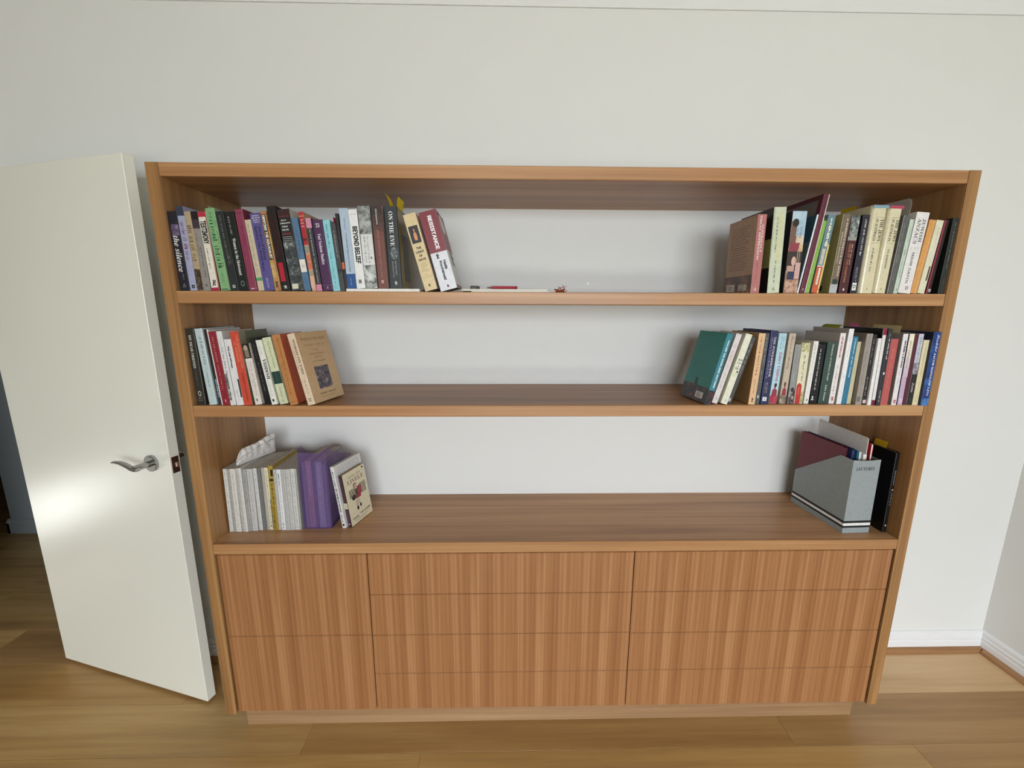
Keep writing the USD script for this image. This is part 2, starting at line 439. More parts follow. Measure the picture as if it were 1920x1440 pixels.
# ------------------------------------------------------------------ the bookcase
W2, TH, HT = 1.2, 0.0362, 1.9632
ZB = 0.1092
S1T, S1B, S2T, S2B, BT, BB, TB = 1.6112, 1.5743, 1.2609, 1.2245, 0.7862, 0.7486, 1.9272
bc = thing("bookcase", "long oiled timber bookcase with two open shelves above a bank of drawers", "bookcase", (0, 0, 0))
Y1 = D - 0.0005
for s in (-1, 1):
    a, b = (-W2, -W2 + TH) if s < 0 else (W2 - TH, W2)
    sp = obj("side_panel", cbox(a, b, 0.0035, Y1, ZB, HT, 0.0012), V_SIDE, bc)
    obj("edge_lipping", cbox(a, b, 0.0, 0.0033, ZB, HT, 0.0008), V_EDGE_Z, sp)
XI = W2 - TH
LP = 0.008
for nm, m_, z0_, z1_ in (("top_panel", V_EDGE_X, TB, HT), ("shelf", V_EDGE_X, S1B, S1T), ("shelf", V_EDGE_X, S2B, S2T), ("benchtop", V_BENCH, BB, BT)):
    sp = obj(nm, cbox(-XI, XI, 0.001 + LP, Y1, z0_, z1_, 0.0006), m_, bc)
    obj("edge_lipping", cbox(-XI, XI, 0.0005, 0.001 + LP, z0_, z1_, 0.0018), V_LIP, sp)
obj("carcass", cat(box(-XI, XI, 0.024, Y1, ZB, BB - 0.0005)), mat("#4a2e1b", 0.6), bc)
obj("kickboard", cbox(-1.168, 1.164, 0.054, 0.30, 0.0, ZB - 0.0005, 0.001), V_KICK, bc)
G = 0.0016
cols = [(-1.1575, -0.6565, [0.7465, 0.432, 0.1182]), (-0.6565, 0.2552, [0.7465, 0.591, 0.4305, 0.272, 0.1182]), (0.2552, 1.1575, [0.7465, 0.592, 0.4275, 0.272, 0.1182])]
for xa, xb, zs in cols:
    for zt, zb in zip(zs, zs[1:]):
        # a bevelled finger pull runs along the top edge
        y0, y1 = 0.004, 0.0232
        pr = [(y0, zb + 0.0010), (y0, zt - 0.0042), (y0 + 0.005, zt - 0.0010), (y1, zt - 0.0010), (y1, zb + 0.0010)]
        obj("drawer_front", prism_along_x(pr, xa + G, xb - G), V_FRONT, bc)
tag(obj("plug", trimesh.creation.cylinder(radius=0.0055, height=0.003, sections=20, transform=trimesh.transformations.translation_matrix((0.132, D - 0.0016, 1.657)) @ trimesh.transformations.rotation_matrix(math.pi / 2, [1, 0, 0])), mat("#f4f4f0", 0.4)),
    "tiny round white plug on the wall above the empty middle of the top shelf", "plug")

# ------------------------------------------------------------------ lettering
_fonts = {}
MATH = {"S": (0x1D400, 0x1D41A), "SI": (0x1D434, 0x1D44E), "SB": (0x1D468, 0x1D482), "SC": (0x1D4D0, 0x1D4EA)}


def _glyphs(text, style):
    from PIL import ImageFont
    name = "NotoSansMath*" if style in MATH else "Inter"
    if name not in _fonts:
        _fonts[name] = ImageFont.truetype(glob.glob(f"/opt/blender-*/*/datafiles/fonts/{name}.woff2")[0], 56)
    out = ""
    for c in text:
        if style in MATH and c.isascii() and c.isalpha():
            b = MATH[style]
            k = b[0] + ord(c) - 65 if c.isupper() else b[1] + ord(c) - 97
            out += chr(0x210E if k == 0x1D455 else k)
        elif style == "S" and c.isdigit():
            out += chr(0x1D7CE + int(c))
        else:
            out += c
    return _fonts[name], out


_texts = {}


def text_shape(text, style="I"):
    """Flat lettering as a shapely shape scaled into the unit square."""
    key = (text, style)
    if key not in _texts:
        try:
            from PIL import Image, ImageDraw
            font, t = _glyphs(text, style)
            bold = 3 if style == "B" else 0
            x0, y0, x1, y1 = font.getbbox(t, anchor="ls", stroke_width=bold)
            im = Image.new("L", (int(x1 - x0 + 8), int(y1 - y0 + 8)))
            ImageDraw.Draw(im).text((4 - x0, 4 - y0), t, 255, font, anchor="ls", stroke_width=bold)
            on = np.pad(np.asarray(im) > 120, ((0, 0), (1, 1))).astype(np.int8)
            rows, starts = np.nonzero(np.diff(on, axis=1) == 1)
            ends = np.nonzero(np.diff(on, axis=1) == -1)[1]
            shp = union_all([sbox(a, -r - 1, b, -r) for r, a, b in zip(rows, starts, ends)]).buffer(0.55).buffer(-0.5).simplify(0.6)
        except (OSError, IndexError):
            m = meshkit.text_mesh(text, 0.05, 0.001, style == "B")
            shp = union_all([Polygon(m.vertices[f][:, :2]) for f in m.faces if abs(np.cross(*(m.vertices[f][1:] - m.vertices[f][0]))[2]) > 1e-12])
        a, b, c, d = shp.bounds
        _texts[key] = affinity.scale(affinity.translate(shp, -a, -b), 1 / (c - a), 1 / (d - b), origin=(0, 0))
    return _texts[key]


def faint_shape(n, seed):
    """Lettering too small to read in the photograph: rows of short strokes grouped as words."""
    r = random.Random(seed)
    x, parts = 0.0, []
    while x < n:
        for _ in range(r.randint(3, 8)):
            w = r.uniform(0.16, 0.42)
            top = r.choice([0.72, 0.72, 0.72, 1.0])
            parts.append(sbox(x, 0, x + w * 0.5, top))
            if r.random() < 0.6:
                parts.append(sbox(x, r.choice([0, 0.3, 0.55]), x + w, r.choice([0.62, 0.72])))
            x += w + 0.14
            if x > n:
                break
        x += 0.45
    shp = union_all(parts)
    a, b, c, d = shp.bounds
    return affinity.scale(affinity.translate(shp, -a, -b), 1 / (c - a), 1 / (d - b), origin=(0, 0))


INK = 0.00018


def place(shape, plane, u0, u1, v0, v1, vertical=False, depth=INK, off=0.00004):
    """Sets a unit shape on a face. plane(u, v, n) gives the point at u across, v up and n out of the face; vertical lettering reads downwards."""
    m = extrude(shape, 0, 1)
    p = m.vertices.copy()
    if vertical:
        u, v = u0 + (u1 - u0) * p[:, 1], v1 - (v1 - v0) * p[:, 0]
    else:
        u, v = u0 + (u1 - u0) * p[:, 0], v0 + (v1 - v0) * p[:, 1]
    m.vertices = plane(u, v, off + depth * p[:, 2])
    m.fix_normals()
    return m


DISC = Polygon([(0.5 + 0.5 * math.cos(t), 0.5 + 0.5 * math.sin(t)) for t in np.linspace(0, 2 * math.pi, 25)[:-1]])
RING = DISC.difference(affinity.scale(DISC, 0.62, 0.62))
SQUARE = sbox(0, 0, 1, 1)
TRI = Polygon([(0, 0), (1, 0), (0.5, 1)]).difference(Polygon([(0.28, 0.16), (0.72, 0.16), (0.5, 0.64)]))
BIRD = Polygon([(0.2, 0), (0.5, 0.12), (0.9, 0.05), (0.62, 0.34), (1, 0.62), (0.66, 0.6), (0.5, 1), (0.36, 0.66), (0, 0.8), (0.24, 0.4)])
DIAMOND = Polygon([(0.5, 0), (1, 0.5), (0.5, 1), (0, 0.5)])
PERSON = union_all([affinity.scale(affinity.translate(DISC, 0, 0), 0.34, 0.3, origin=(0.5, 1.0)), Polygon([(0.5, 0.72), (0.86, 0.6), (0.95, 0.25), (0.8, 0), (0.2, 0), (0.05, 0.25), (0.14, 0.6)])])
SHAPES = {"disc": DISC, "ring": RING, "square": SQUARE, "tri": TRI, "bird": BIRD, "diamond": DIAMOND, "person": PERSON}


# A book's look is a list of marks on its spine: t runs from 0 at the head to 1 at the foot, u from 0 at the left to 1 at the right.
def T(text, t0, t1, u0, u1, col, style="I", part="title"):
    return ("T", part, text, t0, t1, u0, u1, col, style)


def H(text, t0, t1, u0, u1, col, style="I", part="title"):
    return ("H", part, text, t0, t1, u0, u1, col, style)


def F(n, t0, t1, u0, u1, col, part="lettering"):
    return ("F", part, n, t0, t1, u0, u1, col, None)


def FH(n, t0, t1, u0, u1, col, part="lettering"):
    return ("FH", part, n, t0, t1, u0, u1, col, None)


def P(shape, t0, t1, u0, u1, col, part="emblem"):
    return ("P", part, shape, t0, t1, u0, u1, col, None)


def B(t0, t1, col, part="spine_band"):
    return ("B", part, None, t0, t1, 0, 1, col, None)


def ink(h, k=0.84):
    """Printer's colours are a little duller than the screen's."""
    h = h.lstrip("#")
    c = [int(h[i:i + 2], 16) for i in (0, 2, 4)]
    g = 0.3 * c[0] + 0.59 * c[1] + 0.11 * c[2]
    return "#" + "".join(f"{max(0, min(255, round(0.97 * (g + k * (v - g))))):02x}" for v in c)


def paint_of(col, rough=0.42):
    if isinstance(col, str):
        col = ink(col)
    if isinstance(col, (list, tuple)):
        return art(tuple(col[:-1]) if not isinstance(col[-1], str) else tuple(col), col[-1] if not isinstance(col[-1], str) else 110.0)
    return mat(col, rough)


def marks(parent, items, w, h, plane, rough, seed):
    level = {}
    for i, (kind, part, what, t0, t1, u0, u1, col, style) in enumerate(items):
        v0, v1, a, b = h * (1 - t1), h * (1 - t0), w * u0, w * u1
        off = 0.00003 + 0.00005 * i
        if kind == "T":
            me = place(text_shape(what, style), plane, a, b, v0, v1, True, off=off)
        elif kind == "H":
            me = place(text_shape(what, style), plane, a, b, v0, v1, False, off=off)
        elif kind == "F":
            me = place(faint_shape(what, seed + i), plane, a, b, v0, v1, True, off=off)
        elif kind == "FH":
            me = place(faint_shape(what, seed + i), plane, a, b, v0, v1, False, off=off)
        elif kind == "P":
            me = place(SHAPES[what], plane, a, b, v0, v1, False, off=off)
        else:
            me = place(SQUARE, plane, w * 0.005, w * 0.995, v0, v1, False, off=off, depth=0.0001)
        obj(part, me, paint_of(col, rough), parent)


def spine_plane(u, v, n):
    return np.stack([np.broadcast_to(u, np.shape(v)) + 0 * n, -n + 0 * u, v + 0 * n], 1)


def right_plane(w):          # the cover on the right of the spine: u runs from the spine to the fore-edge
    return lambda u, v, n: np.stack([w + n + 0 * u, u + 0 * n, v + 0 * n], 1)


def left_plane():            # the cover on the left: u runs from the fore-edge (0) to the spine
    return lambda u, v, n, d=None: np.stack([-n + 0 * u, u + 0 * n, v + 0 * n], 1)


_n = {"seed": 0}


def book(name, label, cat_, group, geo, spine, items=(), front=None, back=None, hard=False, rough=0.42, yaw=0.0, front_items=(), back_items=(), pages=None, bulge=None):
    """A book standing spine out. geo: x, y, z of the spine's lower left corner, width, height, depth, lean."""
    x, y, z, w, h, dep, lean = geo
    _n["seed"] += 17
    if lean > 0:
        z += w * math.sin(math.radians(lean))
    t = thing(name, label, cat_, (x, y, z + 0.0002), rz=yaw, ry=lean, group=group)
    bd = min(0.0024 if hard else 0.0007, w * 0.18)
    rr = min(bulge or (0.0032 if hard else 0.0012), w * 0.3)
    bt = rr + (0.0015 if hard else 0.0005)
    arc = [(rr - rr * math.cos(q), rr - rr * math.sin(q)) for q in np.linspace(0, math.pi / 2, 6)]
    prof = [(0, bt)] + arc + [(w - px, py) for px, py in arc[::-1]] + [(w, bt)]
    obj("spine", extrude(Polygon(prof), 0, h), paint_of(spine, rough), t, 35)
    e = 0.0004
    inset = 0.003 if hard else 0.0006
    fr = obj("front_cover", box(w - bd, w, bt, dep, 0, h), paint_of(front or spine, rough), t)
    bk = obj("back_cover", box(0, bd, bt, dep, 0, h), paint_of(back or spine, rough), t)
    obj("page_block", box(bd + e * 0.1, w - bd - e * 0.1, bt, dep - inset, inset, h - inset), pages or PAPER, t)
    marks(t, items, w, h, spine_plane, rough, _n["seed"])
    if front_items:
        marks(fr, front_items, dep, h, right_plane(w), rough, _n["seed"] + 5)
    if back_items:
        # u = 0 at the fore-edge (left as seen), 1 at the spine
        marks(bk, back_items, dep, h, lambda u, v, n: np.stack([-n + 0 * u, dep - u + 0 * n, v + 0 * n], 1), rough, _n["seed"] + 9)
    return t



# spine's lower left corner x, y, z, then width, height, depth (metres) and lean (degrees)
GEO = {
"A1": (-1.1558, 0.008, 1.6112, 0.0279, 0.2228, 0.153, -1.9),
"A2": (-1.1264, 0.008, 1.6112, 0.02, 0.2371, 0.153, -2.2),
"A3": (-1.1049, 0.008, 1.6112, 0.0181, 0.223, 0.153, -2.5),
"A4": (-1.0861, 0.008, 1.6112, 0.0197, 0.2231, 0.153, -2.6),
"A5": (-1.0634, 0.008, 1.6112, 0.0226, 0.2225, 0.153, -3.3),
"A6": (-1.0361, 0.008, 1.6112, 0.0268, 0.2324, 0.153, -4.4),
"A7": (-1.0058, 0.008, 1.6112, 0.0233, 0.2239, 0.153, -5.2),
"A8": (-0.9819, 0.008, 1.6112, 0.0281, 0.2231, 0.153, -5),
"A9": (-0.9534, 0.008, 1.6112, 0.0245, 0.2303, 0.153, -4.6),
"A10": (-0.9257, 0.008, 1.6112, 0.0177, 0.2019, 0.138, -5.4),
"A11": (-0.9073, 0.008, 1.6112, 0.03, 0.2199, 0.138, -5.5),
"A12": (-0.876, 0.008, 1.6112, 0.0178, 0.2256, 0.153, -5.6),
"A13": (-0.8554, 0.008, 1.6112, 0.025, 0.2396, 0.153, -5.6),
"A14": (-0.8268, 0.008, 1.6112, 0.0351, 0.2308, 0.153, -5.7),
"A15": (-0.7885, 0.008, 1.6112, 0.0181, 0.2076, 0.138, -6),
"A16": (-0.7668, 0.008, 1.6112, 0.0131, 0.2251, 0.153, -5.5),
"A17": (-0.7518, 0.008, 1.6112, 0.0158, 0.2077, 0.138, -5),
"A18": (-0.7349, 0.008, 1.6112, 0.0309, 0.2022, 0.138, -5),
"A19": (-0.7036, 0.008, 1.6112, 0.0206, 0.2021, 0.138, -4.9),
"A20": (-0.6826, 0.008, 1.6112, 0.0136, 0.1934, 0.128, -4.7),
"A21": (-0.6687, 0.008, 1.6112, 0.0084, 0.221, 0.138, -3.8),
"A22": (-0.6606, 0.008, 1.6197, 0.0267, 0.226, 0.153, -2.9),
"A23": (-0.6332, 0.008, 1.6197, 0.0252, 0.2235, 0.153, -3),
"A24": (-0.6073, 0.008, 1.6197, 0.0359, 0.233, 0.153, -2.6),
"A25": (-0.5687, 0.008, 1.6197, 0.0299, 0.234, 0.153, -2.4),
"A27": (-0.5359, 0.008, 1.6197, 0.0382, 0.2326, 0.153, -1.7),
"A28": (-0.4295, 0.008, 1.6112, 0.0378, 0.2242, 0.153, -15),
"A29": (-0.3834, 0.008, 1.6112, 0.0517, 0.2308, 0.153, -14.8),
"B1": (0.5589, 0.006, 1.6112, 0.0273, 0.2275, 0.153, -0.3),
"B3": (0.6089, 0.003, 1.6112, 0.037, 0.247, 0.17, -1.6),
"B4": (0.6581, 0.003, 1.6112, 0.043, 0.2363, 0.153, 0.2),
"B5a": (0.7014, 0.003, 1.6112, 0.005, 0.2292, 0.153, 7.8),
"B5b": (0.7094, 0.003, 1.6112, 0.0171, 0.2852, 0.17, 7.2),
"B6": (0.7275, 0.003, 1.6112, 0.0113, 0.2175, 0.138, 7),
"B7": (0.7447, 0.003, 1.6112, 0.0228, 0.2268, 0.153, 5.6),
"B8": (0.799, 0.003, 1.6112, 0.0244, 0.2286, 0.153, 2.8),
"B9": (0.8293, 0.003, 1.6112, 0.0284, 0.2251, 0.153, 1.4),
"B10": (0.868, 0.006, 1.6112, 0.0212, 0.228, 0.153, 1.4),
"B11": (0.896, 0.006, 1.6112, 0.0457, 0.2555, 0.17, 1.1),
"B12": (0.942, 0.006, 1.6112, 0.0411, 0.2539, 0.17, 2.3),
"B13": (0.9838, 0.006, 1.6112, 0.0171, 0.2276, 0.153, 3.2),
"B15": (1.0033, 0.006, 1.6112, 0.0128, 0.2163, 0.138, 3.8),
"B16": (1.0179, 0.006, 1.6112, 0.0388, 0.236, 0.153, 4.2),
"B17": (1.0572, 0.006, 1.6112, 0.0201, 0.2157, 0.138, 5.4),
"B18": (1.079, 0.006, 1.6112, 0.0222, 0.2146, 0.138, 5.4),
"B19": (1.1045, 0.006, 1.6112, 0.0149, 0.2148, 0.138, 4.8),
"B21": (1.14, 0.003, 1.6112, 0.0186, 0.2204, 0.138, 1.2),
"C1": (-1.1566, 0.0124, 1.2609, 0.0273, 0.2375, 0.153, -1.6),
"C2": (-1.1198, 0.0122, 1.2609, 0.024, 0.2383, 0.153, -3.8),
"C3": (-1.0938, 0.0184, 1.2609, 0.0126, 0.2356, 0.153, -4.2),
"C4": (-1.0809, 0.012, 1.2609, 0.0052, 0.236, 0.153, -4.2),
"C5": (-1.0726, 0.0056, 1.2609, 0.0227, 0.2293, 0.153, -4.2),
"C6": (-1.0486, 0.0055, 1.2609, 0.017, 0.2307, 0.153, -4.3),
"C7": (-1.029, 0.0054, 1.2609, 0.0216, 0.2066, 0.138, -4.6),
"C8": (-1.0067, 0.0053, 1.2609, 0.026, 0.2301, 0.153, -4.7),
"C9": (-0.9759, 0.0114, 1.2609, 0.0212, 0.1926, 0.128, -6),
"C10": (-0.9501, 0.02, 1.2609, 0.0213, 0.2107, 0.138, -7.2),
"C11": (-0.924, 0.0112, 1.2609, 0.018, 0.2049, 0.138, -8.4),
"C12": (-0.9018, 0.0174, 1.2609, 0.0261, 0.2125, 0.138, -9.4),
"C13": (-0.863, 0.0045, 1.2609, 0.025, 0.2219, 0.138, -9.6),
"C14": (-0.8067, 0.0017, 1.2609, 0.0257, 0.2268, 0.153, -13.5),
"D1": (0.4448, -0.0028, 1.2609, 0.0198, 0.2313, 0.153, 14),
"D2": (0.4789, 0.0176, 1.2609, 0.0185, 0.2302, 0.153, 14.6),
"D3": (0.5025, 0.0071, 1.2609, 0.0212, 0.2305, 0.153, 14.8),
"D4": (0.5283, 0.0173, 1.2609, 0.0134, 0.222, 0.138, 15.6),
"D5": (0.5915, 0.0067, 1.2609, 0.0212, 0.228, 0.153, 2.6),
"D6": (0.6154, 0.0117, 1.2609, 0.0155, 0.2288, 0.153, 2),
"D7": (0.634, 0.0116, 1.2609, 0.0239, 0.2359, 0.153, 1.9),
"D8": (0.6644, 0.0167, 1.2609, 0.0253, 0.2279, 0.153, 1.9),
"D9": (0.6981, 0.0186, 1.2609, 0.0231, 0.2273, 0.153, 1.6),
"D10": (0.7275, 0.02, 1.2609, 0.0202, 0.1926, 0.128, 0.8),
"D11": (0.7498, 0.02, 1.2609, 0.0276, 0.1978, 0.128, 0.4),
"D12": (0.7816, 0.02, 1.2609, 0.016, 0.2029, 0.138, 2),
"D13": (0.8014, 0.02, 1.2609, 0.023, 0.1914, 0.128, 1.2),
"D14": (0.8291, 0.02, 1.2609, 0.0323, 0.199, 0.128, 1.4),
"D15": (0.8632, 0.0188, 1.2609, 0.018, 0.2284, 0.153, 1.6),
"D16": (0.8845, 0.0131, 1.2609, 0.0159, 0.2425, 0.153, 1.5),
"D17": (0.9007, 0.013, 1.2609, 0.0176, 0.2175, 0.138, 1.5),
"D18": (0.92, 0.0163, 1.2609, 0.0147, 0.202, 0.138, 1.1),
"D19": (0.9371, 0.0017, 1.2609, 0.0183, 0.2282, 0.153, 0.5),
"D20": (0.9565, 0.0016, 1.2609, 0.0149, 0.2257, 0.153, 0.3),
"D21": (0.9721, -0.004, 1.2609, 0.0106, 0.2137, 0.138, 0.2),
"D22": (0.9837, -0.004, 1.2609, 0.0114, 0.2448, 0.153, 0),
"D23": (0.9954, -0.0096, 1.2609, 0.0133, 0.2439, 0.153, 0),
"D24": (1.0176, 0.0013, 1.2609, 0.0248, 0.2121, 0.138, 0),
"D25": (1.0525, -0.0011, 1.2609, 0.0161, 0.2281, 0.153, 0),
"D26": (1.0722, -0.0012, 1.2609, 0.0159, 0.2282, 0.153, 0),
"D27": (1.0921, 0.0009, 1.2609, 0.0109, 0.2281, 0.153, 0),
"D28": (1.1044, 0.0008, 1.2609, 0.016, 0.2281, 0.153, 0),
"D29": (1.1206, -0.0015, 1.2609, 0.0183, 0.2089, 0.138, 0),
"D30": (1.1393, -0.01, 1.2609, 0.0239, 0.2344, 0.153, 0),
"m1": (-1.1587, 0.0816, 0.7862, 0.013, 0.2328, 0.153, 0.8),
"m2": (-1.1449, 0.0803, 0.7862, 0.0113, 0.2332, 0.153, 0.8),
"m3": (-1.1333, 0.08, 0.7862, 0.0172, 0.2339, 0.153, 0.8),
"m4": (-1.1138, 0.081, 0.7862, 0.0112, 0.2353, 0.153, 0.3),
"m5": (-1.1024, 0.08, 0.7862, 0.0082, 0.2359, 0.153, 0.3),
"m6": (-1.0938, 0.0836, 0.7862, 0.013, 0.2316, 0.153, 0.8),
"m7": (-1.0805, 0.0853, 0.7862, 0.019, 0.231, 0.153, 0.8),
"m8": (-1.0592, 0.0891, 0.7862, 0.012, 0.2318, 0.153, 0.3),
"m9": (-1.0469, 0.0889, 0.7862, 0.0133, 0.2318, 0.153, 0.3),
"m10": (-1.0333, 0.0917, 0.7862, 0.0106, 0.2332, 0.153, 0.3),
"m11": (-1.0224, 0.0916, 0.7862, 0.012, 0.2332, 0.153, 0.3),
"m12": (-1.0093, 0.0925, 0.7862, 0.0157, 0.2399, 0.153, 0.3),
"m13": (-0.9922, 0.0911, 0.7862, 0.01, 0.2268, 0.153, 0.3),
"m14": (-0.9805, 0.0898, 0.7862, 0.0145, 0.2272, 0.153, 0.3),
"m15": (-0.9639, 0.0878, 0.7862, 0.0144, 0.228, 0.153, 0.3),
"m16": (-0.9493, 0.0894, 0.7862, 0.0151, 0.2279, 0.153, 0.3),
"m17": (-0.9336, 0.0904, 0.7862, 0.0154, 0.2291, 0.153, 0.3),
"m18": (-0.9171, 0.0901, 0.7862, 0.0055, 0.2291, 0.153, 0.3),
"E1": (-0.7712, 0.0989, 0.7862, 0.015, 0.2298, 0.153, -8.3),
"E3": (-0.7557, 0.1048, 0.7862, 0.0146, 0.1936, 0.128, -8.3),
}
W_, K_ = "#e6e4dc", "#141414"
GA, GB, GC, GD = "books at the left of the top shelf", "books at the right of the top shelf", "books at the left of the lower shelf", "books at the right of the lower shelf"
